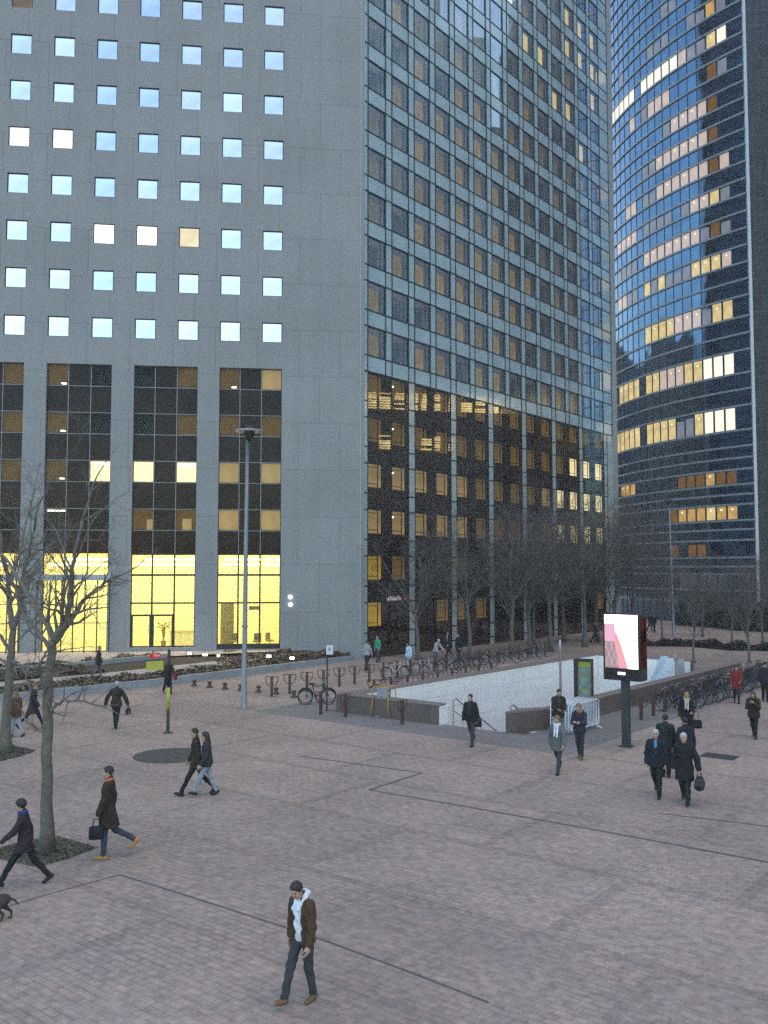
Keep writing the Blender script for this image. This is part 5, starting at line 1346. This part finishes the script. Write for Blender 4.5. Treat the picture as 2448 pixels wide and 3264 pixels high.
bare_tree(T2, 'bare tree with a leaning trunk at the far left edge, behind the nearest tree', pxs([(16, 2402), (22, 2250), (34, 2110), (42, 2010)], T2, Y2), .17,
    [(pxs([(42, 2010), (30, 1930), (26, 1850), (10, 1760), (-10, 1650)], T2, Y2, (0, .2, .3, .4, .5)), .11, 3),
     (pxs([(42, 2010), (62, 1940), (60, 1870), (84, 1790), (110, 1690)], T2, Y2, (0, -.3, -.5, -.7, -.9)), .10, 3),
     (pxs([(36, 2080), (5, 2030), (-40, 1990), (-90, 1950)], T2, Y2, (0, .4, .8, 1.0)), .07, 2),
     (pxs([(34, 2110), (58, 2112), (80, 2150), (98, 2205)], T2, Y2, (0, -.3, -.6, -.8)), .05, 1),
     (pxs([(30, 2120), (-10, 2092), (-60, 2070)], T2, Y2, (0, .2, .3)), .05, 2)], 23, 'bare trees on the left of the square', [M_bark, M_twig], rmin=.0042, kids_=(3, 5))
for (ring, nm) in (([(-70, 2722), (40, 2690), (172, 2662), (316, 2700), (215, 2738), (118, 2764)], 'tree_pit'), ([(-60, 2412), (40, 2375), (116, 2392), (60, 2412), (-10, 2428)], 'tree_pit')):
    g = MB(); pg = [at(x, y, .007) for x, y in ring]; g.poly(pg[::-1] if (pg[1]-pg[0]).cross(pg[2]-pg[1]).z < 0 else pg)
    tag(g.build(nm, pmat('pit_soil', (.12, .105, .082), .95, 0, .4, 3, .4)), kind='structure')
    c0 = sum(pg, Vector((0, 0, 0)))/len(pg)
    def inpit(pg=pg, c0=c0):
        i = random.randrange(len(pg)); a, b = pg[i], pg[(i+1) % len(pg)]; u, v = random.random(), sqrt(random.random())*.97
        return c0.lerp(a.lerp(b, u), v), 1.0
    leaves('pit_grass', inpit, 3200, .0, .03, [pmat('grass_dull', (.12, .108, .075), .9, 0, .3, 4), pmat('grass_straw', (.17, .145, .10), .9, 0, .3, 4), pmat('grass_dark', (.07, .07, .048), .9, 0, .3, 4)], .024)
# the row before the glass face, three shapes copied
protos = []
for s_ in range(4):
    rng = random.Random(40+s_); hh = 9.6
    tr = [(0, 0, 0), (rng.uniform(-.1, .1), rng.uniform(-.1, .1), 1.6), (rng.uniform(-.2, .2), rng.uniform(-.2, .2), 3.2), (rng.uniform(-.25, .25), rng.uniform(-.2, .2), 4.2)]
    limbs = []
    top = Vector(tr[-1])
    for i in range(10):
        a = 2*pi*i/5+rng.uniform(-.5, .5); z0 = rng.uniform(2.2, 4.1); b0 = Vector((0, 0, z0)) if z0 < 3.2 else top.lerp(Vector(tr[-2]), (4.2-z0))
        b0 = Vector(tr[1]).lerp(Vector(tr[2]), (z0-1.6)/1.6) if z0 < 3.2 else Vector(tr[2]).lerp(top, z0-3.2)
        r_ = rng.uniform(1.4, 2.8); h1 = rng.uniform(1.6, 4.8)
        limbs.append(([b0, b0+Vector((cos(a)*r_*.35, sin(a)*r_*.35, h1*.4)), b0+Vector((cos(a)*r_*.75, sin(a)*r_*.75, h1*.75)), b0+Vector((cos(a)*r_, sin(a)*r_, h1))], .045, 2))
    limbs.append(([top, top+Vector((.1, .2, 1.4)), top+Vector((-.1, .1, 2.8)), top+Vector((.1, 0, 3.6))], .085, 2))
    protos.append(bare_tree((0, 0, 0), 'x', tr, .15, limbs, 60+s_, 'bare trees in the row before the glass face', [M_barkf, M_twigf], rmin=.0065, kids_=(3, 6), spread=.9))
row = [(x, y, s*1.13) for x, y, s in ((1333, 2104, .84), (1496, 2102, .92), (1634, 2094, .98), (1688, 2082, .95), (1756, 2078, 1.05), (1863, 2062, 1.08), (1905, 2046, 1.1), (1965, 2052, .95), (2020, 2036, 1.15), (1700, 2056, .9), (1800, 2046, 1.1))]
row_lab = ['bare tree nearest the stone corner, small, before the second glass pier', 'second bare tree from the stone corner in the row before the glass face', 'third bare tree from the stone corner in the row before the glass face',
           'fourth bare tree from the stone corner, close to the third', 'fifth bare tree from the stone corner, behind the white well wall', 'bare tree just left of the lit screen, beyond the stairwell', 'bare tree farther off, behind the left edge of the lit screen',
           'bare tree directly behind the lit screen', 'tallest bare tree right of the lit screen top', 'slender bare tree standing behind the fourth tree of the row', 'bare tree close to the glass face behind the fifth tree of the row']
small = [(2113, 2056, .72), (2212, 2112, .66), (2333, 2056, .72), (2389, 2112, .70), (2432, 2050, .8), (2240, 2030, .8)]
small_lab = ['small bare tree beside the thin tall lamp post on the far right', 'small bare tree with a slim trunk right of the slanted escalator panel', 'small bare tree in the dark far hedge, right of the middle', 'small bare tree behind the bicycles near the right edge',
             'small bare tree beyond the hedge at the right edge', 'small bare tree at the edge of the dark shrubbery']
for i, ((px, py, s_), lab) in enumerate(list(zip(row, row_lab))+list(zip(small, small_lab))):
    q = protos[i % 4]; o = q if i < 4 else copy_tree(q)
    o.location = at(px, py); o.rotation_euler = (0, 0, i*1.7); o.scale = (s_, s_, s_); o['label'] = lab
    if i >= len(row): o['group'] = 'small bare trees on the far paving'; o.scale = (s_*.85, s_*.85, s_)
# ================================================================== lamp posts and signs
M_pole = pmat('grey_painted_pole', (.21, .22, .235), .4, .3, .1, 3)
LP = at(777, 2258); tp = at_depth(795, 1378, LP.y).z
r = empty('lamp_post', LP, 0, 'tall tapering grey lamp post with a flat disc head, before the stone face', 'lamp post')
q = MB(); q.lathe([(.17, 0), (.17, .03), (.135, .04), (.125, 1.2), (.115, 1.22), (.10, tp*.5), (.075, tp-.35)], 14); q.lathe([(.135, 3.55), (.137, 3.6), (.115, 3.62)], 14, 0)
o = q.build('pole', M_pole, r, (0, 0, 0), (0, R(.25), 0), smooth=True)
dx = at_depth(794, 1378, LP.y).x-LP.x
q = MB(); q.lathe([(.09, tp-.40), (.20, tp-.18), (.30, tp+.12), (.26, tp+.2), (.08, tp+.32)], 14); q.build('lamp_housing', M_dark, r, (dx, 0, 0), smooth=True)
q = MB(); q.lathe([(.30, tp+.02), (.62, tp+.03), (.63, tp+.06), (.60, tp+.085), (.28, tp+.10)], 24); q.build('reflector_disc', pmat('pale_disc', (.42, .44, .46), .4, .2, .06), r, (dx, 0, 0), smooth=True)
LQ = at(2148, 2030); tz = at_depth(2138, 1598, LQ.y).z
r = empty('lamp_post', LQ, 0, 'thin tall pale lamp post far off before the curved tower', 'lamp post')
q = MB(); q.lathe([(.16, 0), (.14, .05), (.11, 3), (.07, tz-.2)], 10); q.build('pole', pmat('pale_pole', (.22, .25, .29), .4, .3, .1), r, (0, 0, 0), (0, R(-.9), 0), smooth=True)
q = MB(); q.lathe([(.07, tz-.3), (.2, tz-.1), (.45, tz), (.44, tz+.06), (.1, tz+.14)], 14); q.build('lamp_housing', M_dark, r, (-.29, 0, 0), smooth=True)
SG = at(535, 2336); sz = lambda y: at_depth(535, y, SG.y).z
M_yel, M_redp = pmat('sign_yellow', (.42, .40, .05), .5, 0, .1), pmat('sign_red', (.55, .045, .06), .5, 0, .1)
r = empty('signpost', SG, 0, 'dark signpost with a yellow band, a red sign and a yellow sign pointing left', 'signpost')
q = MB(); q.lathe([(.20, 0), (.20, .02), (.065, .03), (.06, sz(2262))], 10); q.lathe([(.06, sz(2191)), (.058, sz(2072)), (.02, sz(2070))], 10); q.build('pole', M_dark, r, smooth=True)
q = MB(); q.lathe([(.066, sz(2262)), (.066, sz(2191))], 10); q.build('pole_band', M_yel, r, smooth=True)
q = MB(); z0, z1 = sz(2094), sz(2079); q.bbox(-.47, -.06, -.02, .02, z0, z1, .015); sgn = q.build('red_sign', M_redp, r, (0, 0, 0), (0, R(-5), 0))
M_glyph = pmat('white_lettering', (.72, .70, .68), .5, 0, .05)
q = MB(); zc = (z0+z1)/2; hh = .045
for i in range(4):
    x = -.33+i*.062
    q.box(x, x+.012, -.025, -.021, zc-hh, zc+hh)
    if i == 0: q.box(x+.012, x+.036, -.025, -.021, zc+hh-.014, zc+hh); q.box(x+.026, x+.038, -.025, -.021, zc, zc+hh-.014); q.box(x+.012, x+.026, -.025, -.021, zc-.006, zc+.008)
    if i in (1, 3): q.box(x+.034, x+.046, -.025, -.021, zc-hh, zc+hh); q.box(x+.012, x+.034, -.025, -.021, zc-.005, zc+.007)
    if i == 2: q.box(x+.012, x+.04, -.025, -.021, zc-hh, zc-hh+.012); q.box(x+.012, x+.04, -.025, -.021, zc+hh-.012, zc+hh); q.box(x+.012, x+.034, -.025, -.021, zc-.006, zc+.006)
q.build('lettering', M_glyph, sgn)
q = MB(); z0, z1 = sz(2134), sz(2106); q.bbox(-.72, -.06, -.025, .025, z0, z1, .02); q.build('yellow_sign', M_yel, r, (0, 0, 0), (0, R(-3), 0))
BS = at(1042, 2266); bz = lambda y: at_depth(1050, y, BS.y).z
r = empty('sign_post', BS, 0, 'white rectangular sign with a ring symbol on a thin black post by the bike stands', 'sign')
q = MB(); q.lathe([(.10, 0), (.10, .02), (.035, .03), (.033, bz(2060))], 8); q.build('post', M_black, r, smooth=True)
q = MB(); z0, z1 = bz(2086), bz(2056); q.bbox(-.04, .26, -.06, -.036, z0, z1, .012); pl_ = q.build('sign_plate', pmat('sign_white_plate', (.60, .64, .68), .45, 0, .05), r)
q = MB(); zc = (z0+z1)/2+.02; ring = [(.115+.062*cos(a), -.064, zc+.075*sin(a)) for a in [2*pi*i/20 for i in range(20)]]
q.tube(ring, .006, 4, closed=True); q.box(.088, .100, -.066, -.061, zc-.045, zc+.045)
q.tube([(.102, -.064, zc), (.138, -.064, zc+.045)], .006, 4); q.tube([(.102, -.064, zc), (.138, -.064, zc-.045)], .006, 4); q.build('ring_symbol', M_black, pl_)
# thin two-tone pole and the map panel beyond the barriers
tp_ = at(1788, 2281); z2 = lambda y: at_depth(1788, y, tp_.y).z
r = empty('marker_pole', tp_, 0, 'thin grey pole with a pale upper end, standing against the white well wall', 'pole')
q = MB(); q.lathe([(.10, 0), (.10, .02), (.05, .03), (.045, z2(2078))], 8); q.build('pole', pmat('pole_brown_grey', (.16, .15, .15), .4, .3, .1), r, smooth=True)
q = MB(); q.lathe([(.038, z2(2078)), (.034, z2(2040)), (.01, z2(2039))], 8); q.build('pole_tip', pmat('pole_pale', (.55, .56, .58), .4, .2, .05), r, smooth=True)
mp = at(1862, 2277); mz = lambda y: at_depth(1862, y, mp.y).z
r = empty('map_panel', mp, -.33, 'tall dark framed panel with a yellow and green map, right of the white barriers', 'map panel')
q = MB(); h1 = mz(2100)
q.box(-.40, -.24, -.10, .10, 0, h1); q.box(.32, .40, -.10, .10, 0, h1); q.box(-.24, .32, -.10, .10, h1-.10, h1); q.box(-.24, .32, -.10, .10, 0, .35); q.box(-.24, .32, .04, .09, .35, h1-.10); q.build('frame', M_dark, r)
m, nt, out = new_mat('city_map'); b = nd(nt, 'ShaderNodeBsdfPrincipled', Roughness=.2); tc = nd(nt, 'ShaderNodeTexCoord')
vo = nd(nt, 'ShaderNodeTexVoronoi', Scale=7.0); nz = nd(nt, 'ShaderNodeTexNoise', Scale=3.2, Detail=4.0)
nt.links.new(tc.outputs['Object'], vo.inputs['Vector']); nt.links.new(tc.outputs['Object'], nz.inputs['Vector'])
rp = nd(nt, 'ShaderNodeValToRGB'); e = rp.color_ramp.elements; e[0].position = .38; e[0].color = (.20, .30, .30, 1); e[1].position = .62; e[1].color = (.26, .32, .07, 1); n_ = e.new(.5); n_.color = (.30, .38, .30, 1)
nt.links.new(nz.outputs['Fac'], rp.inputs[0]); mx = nd(nt, 'ShaderNodeMixRGB', blend_type='MULTIPLY'); mx.inputs[0].default_value = .35
nt.links.new(rp.outputs[0], mx.inputs[1]); nt.links.new(vo.outputs['Color'], mx.inputs[2]); nt.links.new(mx.outputs[0], b.inputs['Base Color']); nt.links.new(b.outputs[0], out.inputs[0])
q = MB(); q.box(-.24, .32, .02, .035, .36, h1-.34); pan = q.build('map', m, r)
q = MB(); q.box(-.24, .32, .02, .034, h1-.335, h1-.105); q.build('map_header', M_yel, r)
# ================================================================== lit screen on a post
BB = at(1997, 2380)
r = empty('digital_billboard', BB, -BE, 'large lit advertising screen, white with a pink patterned side, on a dark post', 'billboard')
q = MB(); q.bbox(-.125, .125, -.125, .125, 0, 2.45, .02); q.box(-.20, .20, -.20, .20, 0, .02); q.build('post', pmat('billboard_post', (.045, .048, .055), .4, .3, .15), r)
zb_, zt_ = 2.28, 4.56
q = MB(); q.bbox(-.68, .68, -.30, .30, zb_, zt_, .03); q.build('housing', pmat('billboard_housing', (.022, .02, .022), .25, .2, .2), r)
SW, SB, ST = .60, zb_+.42, zt_-.04
ex = lambda n, c, s_: emat('screen_'+n, c, s_)
scr = MB(); N_ = 24; y_ = -.312
mats_s = [ex('white', (1, .985, .96), 5.0), ex('pink', (.92, .50, .74), 1.0), ex('rose', (.98, .42, .48), 1.0), ex('grey_pink', (.58, .40, .47), .75), ex('line', (.85, .66, .72), .9)]
def edge(t): return -.02 if t < .12 else -.02+(.0 if t > .98 else 0)
def bx(t):      # right border of the pink part, t from the top down
    return -.22 if t < .30 else -.22+.46*((t-.30)/.70)**.75
for i in range(N_):
    t0, t1 = i/N_, (i+1)/N_; z0, z1 = ST-(ST-SB)*t0, ST-(ST-SB)*t1
    if t0 < .145: scr.quad((-SW, y_, z1), (SW, y_, z1), (SW, y_, z0), (-SW, y_, z0), 0); continue
    a0, a1 = bx(t0), bx(t1); c0, c1 = -SW+(a0+SW)*.62, -SW+(a1+SW)*.62
    lo = 1 if t0 < .5 else 3
    scr.quad((-SW, y_, z1), (c1, y_, z1), (c0, y_, z0), (-SW, y_, z0), lo); scr.quad((c1, y_, z1), (a1, y_, z1), (a0, y_, z0), (c0, y_, z0), 2 if t0 > .36 else 1)
    scr.quad((a1, y_, z1), (SW, y_, z1), (SW, y_, z0), (a0, y_, z0), 0)
for k in range(-2, 5):      # pale diamond lattice over the pink part
    for sgn_ in (1, -1):
        for s0 in range(10):
            zA = SB+.06+s0*.15; x0 = -SW+k*.2+(sgn_*s0*.055) + (.1 if sgn_ < 0 else 0); x1 = x0+sgn_*.055; zB_ = zA+.15
            tA, tB = (ST-zA)/(ST-SB), (ST-zB_)/(ST-SB)
            if min(x0, x1) > -SW+.01 and x0 < bx(tA)-.03 and x1 < bx(tB)-.03: scr.quad((x0-.008, y_-.003, zA), (x0+.008, y_-.003, zA), (x1+.008, y_-.003, zB_), (x1-.008, y_-.003, zB_), 4)
scr.build('screen', mats_s, r)
q = MB()
for x0, x1, z0, z1 in ((-.13, .13, 0, .085),): q.box(x0, x1, -.318, -.30, zb_+.20, zb_+.20+z1)
q.build('lit_badge', emat('badge_white', (1, .97, .93), 3), r)
q = MB(); q.box(.682, .69, -.22, .20, SB, ST-.1); q.build('side_reflection', emat('side_red_reflection', (.6, .12, .07), .10, 0, .8, 1.2), r)  # red reflection on the side, painted as a faintly glowing sheet
# ================================================================== switch cabinet with yellow guard rails
CB = at(1224, 2285)
r = empty('utility_cabinet', CB, -.62, 'grey utility cabinet on a dark plinth beside the granite parapet', 'utility cabinet')
q = MB(); q.bbox(-.25, .25, -.17, .17, .42, 1.22, .02); body = q.build('cabinet_body', pmat('cabinet_grey', (.28, .31, .34), .45, .1, .1, 3), r)
q = MB(); q.box(-.22, .22, -.14, .14, .05, .42); q.build('plinth', pmat('plinth_rust', (.085, .045, .04), .8, 0, .3), r)
q = MB(); q.box(-.28, .28, -.20, .20, 0, .05); q.build('base_slab', pmat('base_pale', (.40, .40, .41), .8, 0, .15), r)
q = MB(); q.poly([(-.05, -.176, .94), (.07, -.176, .94), (.01, -.176, 1.05)]); q.build('warning_mark', pmat('warning_pink', (.62, .20, .22), .5), body)
q = MB(); q.box(-.03, -.015, -.178, -.172, .78, .85); q.box(-.015, .02, -.178, -.172, .835, .85); q.box(-.015, .015, -.178, -.172, .805, .818); q.build('stencil_mark', M_black, body)
for zz_ in (.62, .82, 1.04): q = MB(); q.box(.246, .256, -.10, .05, zz_, zz_+.10); q.build('vent', M_dark, body)
r = empty('guard_rail', CB, -.62, 'yellow tubular guard rails with splayed feet round the grey cabinet', 'guard rail')
M_gy = pmat('guard_yellow', (.50, .27, .06), .5, .1, .15, 6)
for y_ in (-.27, .27):
    q = MB(); q.tube([(-.50, y_*1.15, 0), (-.40, y_, .45), (-.40, y_, 1.15), (-.32, y_, 1.26), (.32, y_, 1.26), (.40, y_, 1.15), (.40, y_, .45), (.50, y_*1.15, 0)], .024, 8); q.build('hoop', M_gy, r, smooth=True)
for x_ in (-.36, .36):
    q = MB(); q.tube([(x_, -.27, 1.24), (x_, .27, 1.24)], .02, 6); q.build('cross_bar', M_gy, r, smooth=True)
# ================================================================== bike stands
M_rust = pmat('rust_brown_steel', (.085, .042, .032), .6, .2, .25, 5)
st = empty('bike_stand', (0, 0, 0), 0, 'x', 'bike stand')
q = MB(); q.bbox(-.065, .065, -.05, .05, 0, .94, .012); q.build('post', M_rust, st)
q = MB(); q.tube([(-.06, 0, .50), (-.17, 0, .54), (-.25, 0, .66), (-.30, 0, .84), (-.30, 0, .93), (-.285, 0, .95), (.285, 0, .95), (.30, 0, .93), (.30, 0, .84), (.25, 0, .66), (.17, 0, .54), (.06, 0, .50)], .020, 7); q.build('locking_loop', M_rust, st, smooth=True)
stands = []
A0 = at(866, 2221); na, nb = toP(A0)
for i in range(23): stands.append((P(na, nb+1.22*i), 'far', i))
for i in range(9): stands.append((P(PA0-1.55, 33.2+1.28*i), 'near', i))
for i, (x, y) in enumerate(((1022, 2277), (1101, 2286), (1282, 2310))): stands.append((at(x, y), 'front', i))
RB0 = toP(at(1940, 2283))
for i in range(14): stands.append((P(-15.25, RB0[1]+1.25*i), 'right', i))
lab_s = {'far': '%s T shaped brown bike stand counting from the lamp post, in the long row', 'near': '%s T shaped bike stand in the short row hugging the far side of the parapet', 'front': '%s brown bike stand before the front face of the granite parapet', 'right': '%s brown bike stand from the lit screen in the row outside the right parapet'}
nord = lambda i: ORD[i] if i < 20 else ['twenty first', 'twenty second', 'twenty third'][i-20]
for n, (p, row_, i) in enumerate(stands):
    o = st if n == 0 else copy_tree(st)
    o.location = p; o.rotation_euler = (0, 0, (-BE+pi/2+.0 if row_ == 'front' else .12 if row_ in ('far', 'near') else -BE)+random.uniform(-.05, .05))
    o['label'] = lab_s[row_] % nord(i); o['group'] = {'far': 'bike stands in the long row', 'near': 'bike stands along the far parapet', 'front': 'bike stands before the front parapet', 'right': 'bike stands along the right parapet'}[row_]
# squat iron bollards
bo = empty('bollard', (0, 0, 0), 0, 'x', 'bollard', 'squat iron bollards along the planting')
q = MB(); q.lathe([(.165, 0), (.165, .05), (.10, .10), (.075, .18), (.095, .23)], 14); q.build('base', M_rust, bo, smooth=True)
q = MB(); q.lathe([(.095, .23), (.115, .25), (.115, .30), (.09, .33), (.03, .335)], 14); q.build('head', M_rust, bo, smooth=True)
for i, (x, y) in enumerate(((619, 2187), (668, 2192), (717, 2197), (767, 2202), (824, 2207), (880, 2213), (937, 2223))):
    o = bo if i == 0 else copy_tree(bo); o.location = at(x, y); o.rotation_euler = (0, 0, i)
    o['label'] = '%s squat dark bollard from the left in the line crossing behind the lamp post' % ORD[i]
# ================================================================== bicycles
M_tyre, M_rim = pmat('tyre_black', (.015, .015, .016), .8, 0, .2), pmat('rim_metal', (.30, .31, .33), .35, .7, .1)
frames = [pmat('bike_'+n, c, .35, .2, .1) for n, c in (('black', (.02, .02, .024)), ('grey', (.10, .105, .11)), ('white', (.45, .46, .47)), ('red', (.16, .02, .02)), ('blue', (.03, .05, .12)), ('green', (.05, .08, .06)))]
def bicycle(fm, basket=False):
    r = empty('bicycle', (0, 0, 0), 0, 'x', 'bicycle')
    for wx in (-.52, .52):
        w_ = MB(); w_.tube([(.325*cos(a), 0, .325*sin(a)) for a in [2*pi*i/22 for i in range(22)]], .020, 6, closed=True); wh = w_.build('wheel', M_tyre, r, (wx, 0, .345), smooth=True)
        w_ = MB(); w_.tube([(.300*cos(a), 0, .300*sin(a)) for a in [2*pi*i/22 for i in range(22)]], .012, 4, closed=True)
        for i in range(12):
            a = 2*pi*i/12; w_.tube([(0, .02 if i % 2 else -.02, 0), (.30*cos(a), 0, .30*sin(a))], .0025, 3)
        w_.lathe([(.02, -.04), (.02, .04)], 8, 0, Matrix.Rotation(pi/2, 4, 'X')); w_.build('rim', M_rim, wh)
    f = MB()
    bb, seat_, head, hd2, rear, fr = (-.06, 0, .30), (-.20, 0, .80), (.36, 0, .84), (.385, 0, .70), (-.52, 0, .345), (.52, 0, .345)
    f.tube([bb, seat_], .017, 6); f.tube([seat_, head], .016, 6); f.tube([bb, hd2], .019, 6); f.tube([hd2, (.35, 0, .90)], .019, 6)
    for s_ in (-.045, .045): f.tube([bb, (rear[0], s_, rear[2])], .010, 5); f.tube([(seat_[0], 0, seat_[2]-.04), (rear[0], s_, rear[2])], .009, 5); f.tube([hd2, (fr[0]-.04, s_, .52), (fr[0], s_, fr[2])], .012, 5)
    f.build('frame', fm, r, smooth=True)
    f = MB(); f.tube([(.35, 0, .90), (.34, 0, .98)], .014, 6); f.tube([(.20, -.29, 1.0), (.31, -.24, 1.02), (.36, -.06, .99), (.36, .06, .99), (.31, .24, 1.02), (.20, .29, 1.0)], .013, 6); f.build('handlebar', M_rim, r, smooth=True)
    f = MB(); f.tube([(-.20, 0, .78), (-.225, 0, .90)], .012, 6); f.rings([[Vector((x, w_*cos(a), .905+h_*sin(a))) for a in [2*pi*i/8 for i in range(8)]] for x, w_, h_ in ((-.36, .05, .02), (-.33, .085, .032), (-.24, .07, .028), (-.12, .025, .02), (-.07, .015, .012))]); f.build('saddle', M_tyre, r, smooth=True)
    f = MB(); f.tube([(-.06, -.09, .30), (-.06, .09, .30)], .012, 6); f.lathe([(.085, -.03), (.085, -.022)], 14, 0, Matrix.Translation((-.06, 0, .30)) @ Matrix.Rotation(pi/2, 4, 'X'))
    f.tube([(-.06, -.09, .30), (.05, -.09, .19)], .010, 5); f.tube([(-.06, .09, .30), (-.17, .09, .41)], .010, 5); f.box(.01, .09, -.15, -.08, .18, .20); f.box(-.21, -.13, .08, .15, .40, .42); f.build('crankset', M_rim, r)
    f = MB()
    for wx, a0, a1 in ((-.52, .2, 2.6), (.52, .3, 2.1)):
        f = MB(); f.tube([(wx+.36*cos(a0+(a1-a0)*i/8), 0, .345+.36*sin(a0+(a1-a0)*i/8)) for i in range(9)], .016, 4); f.build('mudguard', M_black, r)
    if basket:
        f = MB()
        for z in (.80, .92, 1.04): f.tube([(.42, -.16, z), (.42, .16, z), (.66, .16, z), (.66, -.16, z)], .008, 4, closed=True)
        for x in (.42, .50, .58, .66):
            for y in (-.16, .16): f.tube([(x, y, .80), (x, y, 1.04)], .006, 4)
        for y in (-.08, 0, .08): f.tube([(.42, y, .80), (.66, y, .80), (.66, y, 1.04)], .006, 4)
        f.build('basket', M_black, r)
    return r
bk = [bicycle(frames[0]), bicycle(frames[1], True), bicycle(frames[2]), bicycle(frames[3]), bicycle(frames[4], True), bicycle(frames[5])]
cn = ['black', 'grey', 'white', 'red', 'blue', 'dull green']; used_b = set()
def put_bike(kind, p, rz, lab, group, lean=.08):
    o = bk[kind] if kind not in used_b else copy_tree(bk[kind]); used_b.add(kind)
    o.location = p; o.rotation_euler = (lean, 0, rz); o['label'] = lab; o['group'] = group
put_bike(0, mid((975, 2238), (1046, 2244)), .05, 'black bicycle leaning by the white sign post, apart from the rows', 'bicycles by the white sign', .10)
put_bike(5, at(1010, 2247), .12, 'dull green bicycle beside the black one at the white sign post', 'bicycles by the white sign', -.06)
put_bike(4, P(PA0-1.4, 33.9), .3, 'blue bicycle with a front basket against the short row of stands', 'bicycles by the far parapet', .06)
i = 0
for k_, (off_, kd, rz) in enumerate(((8.0, 2, .4), (9.0, 1, .2), (10.2, 2, .35), (11.5, 0, .15), (12.4, 1, .3), (13.3, 4, .2), (14.1, 0, .1), (15.0, 5, .3), (16.2, 0, .25), (17.3, 1, .1), (18.6, 3, .2), (20.0, 0, .2), (21.5, 1, .3))):
    q_ = P(na+.35+(.5 if k_ % 2 else 0), nb+1.22*off_-1.22*.5)
    put_bike(kd, q_, rz, '%s bicycle from the left along the far row of stands, %s framed' % (ORD[k_], cn[kd]), 'bicycles along the far row of stands', random.choice((-.09, .09)))
seqr = [0, 5, 0, 4, 0, 1, 0, 3, 0, 5, 1, 0, 2, 4, 0, 1, 0, 0, 5, 3, 0, 1, 4, 0, 1, 0]
for k_ in range(26):
    q_ = P(-15.1+random.uniform(-.12, .12), RB0[1]+2.6+.60*k_+random.uniform(-.1, .1)); kd = seqr[k_]
    put_bike(kd, q_, -BE+random.uniform(-.22, .22)+(pi if random.random() < .4 else 0), '%s bicycle from the lit screen along the right parapet, %s framed' % (ORD[k_] if k_ < 20 else ['twenty first', 'twenty second', 'twenty third', 'twenty fourth', 'twenty fifth', 'twenty sixth'][k_-20], cn[kd]), 'bicycles crowded along the right parapet', random.uniform(-.12, .12))
# ================================================================== stacked white crowd barriers
M_bar = pmat('white_barrier_steel', (.62, .66, .70), .4, .1, .08, 3)
br = empty('crowd_barrier', (0, 0, 0), 0, 'x', 'barrier', 'stacked white crowd barriers')
q = MB(); q.tube([(-1.15, 0, .18), (-1.15, 0, 1.02), (-1.09, 0, 1.08), (1.09, 0, 1.08), (1.15, 0, 1.02), (1.15, 0, .18), (1.12, 0, .16), (-1.12, 0, .16)], .024, 7, closed=True); q.build('frame', M_bar, br, smooth=True)
q = MB()
for i in range(15): x = -1.0+2.0*i/14; q.tube([(x, 0, .17), (x, 0, 1.07)], .011, 5)
q.build('bars', M_bar, br)
for s_ in (-.85, .85):
    q = MB(); q.tube([(s_, -.30, .012), (s_, -.26, .05), (s_, 0, .16), (s_, .26, .05), (s_, .30, .012)], .018, 6); q.build('foot', M_bar, br, smooth=True)
b0 = at(1868, 2331); c_ang = atan2(d2.y, d2.x)
bl = ['front barrier of the white stack, its bars fully in view', 'second barrier from the front of the white stack'] + ['white barrier in the tight middle of the stack']*5 + ['rearmost barrier of the white stack, next to the brown granite pier']
for i in range(8):
    o = br if i == 0 else copy_tree(br); p = b0-d1*(.125*i)+d2*random.uniform(-.03, .03)
    o.location = p; o.rotation_euler = (0, 0, c_ang+random.uniform(-.01, .01)); o['label'] = bl[i]
# pale litter by the pier foot
q = MB(); q.rings([[Vector((.06*cos(a)*f*(1+.3*sin(3*a)), .04*sin(a)*f, z)) for a in [2*pi*i/9 for i in range(9)]] for z, f in ((0, .7), (.03, 1), (.05, .6))])
c = at(1675, 2331); tag(q.build('crumpled_paper', pmat('paper_white', (.6, .6, .6), .8), None, c), 'scrap of white paper on the ground by the granite pier', 'litter')
# ================================================================== the dusk air itself
m, nt, out = new_mat('dusk_air'); pv = nd(nt, 'ShaderNodeVolumePrincipled', Density=.0009); pv.inputs['Color'].default_value = (.86, .88, .93, 1); pv.inputs['Anisotropy'].default_value = .1
nt.links.new(pv.outputs[0], out.inputs['Volume'])
g = MB(); g.box(-330, 330, -165, 430, -9, 150); hz_ = g.build('haze', m); tag(hz_, kind='stuff')
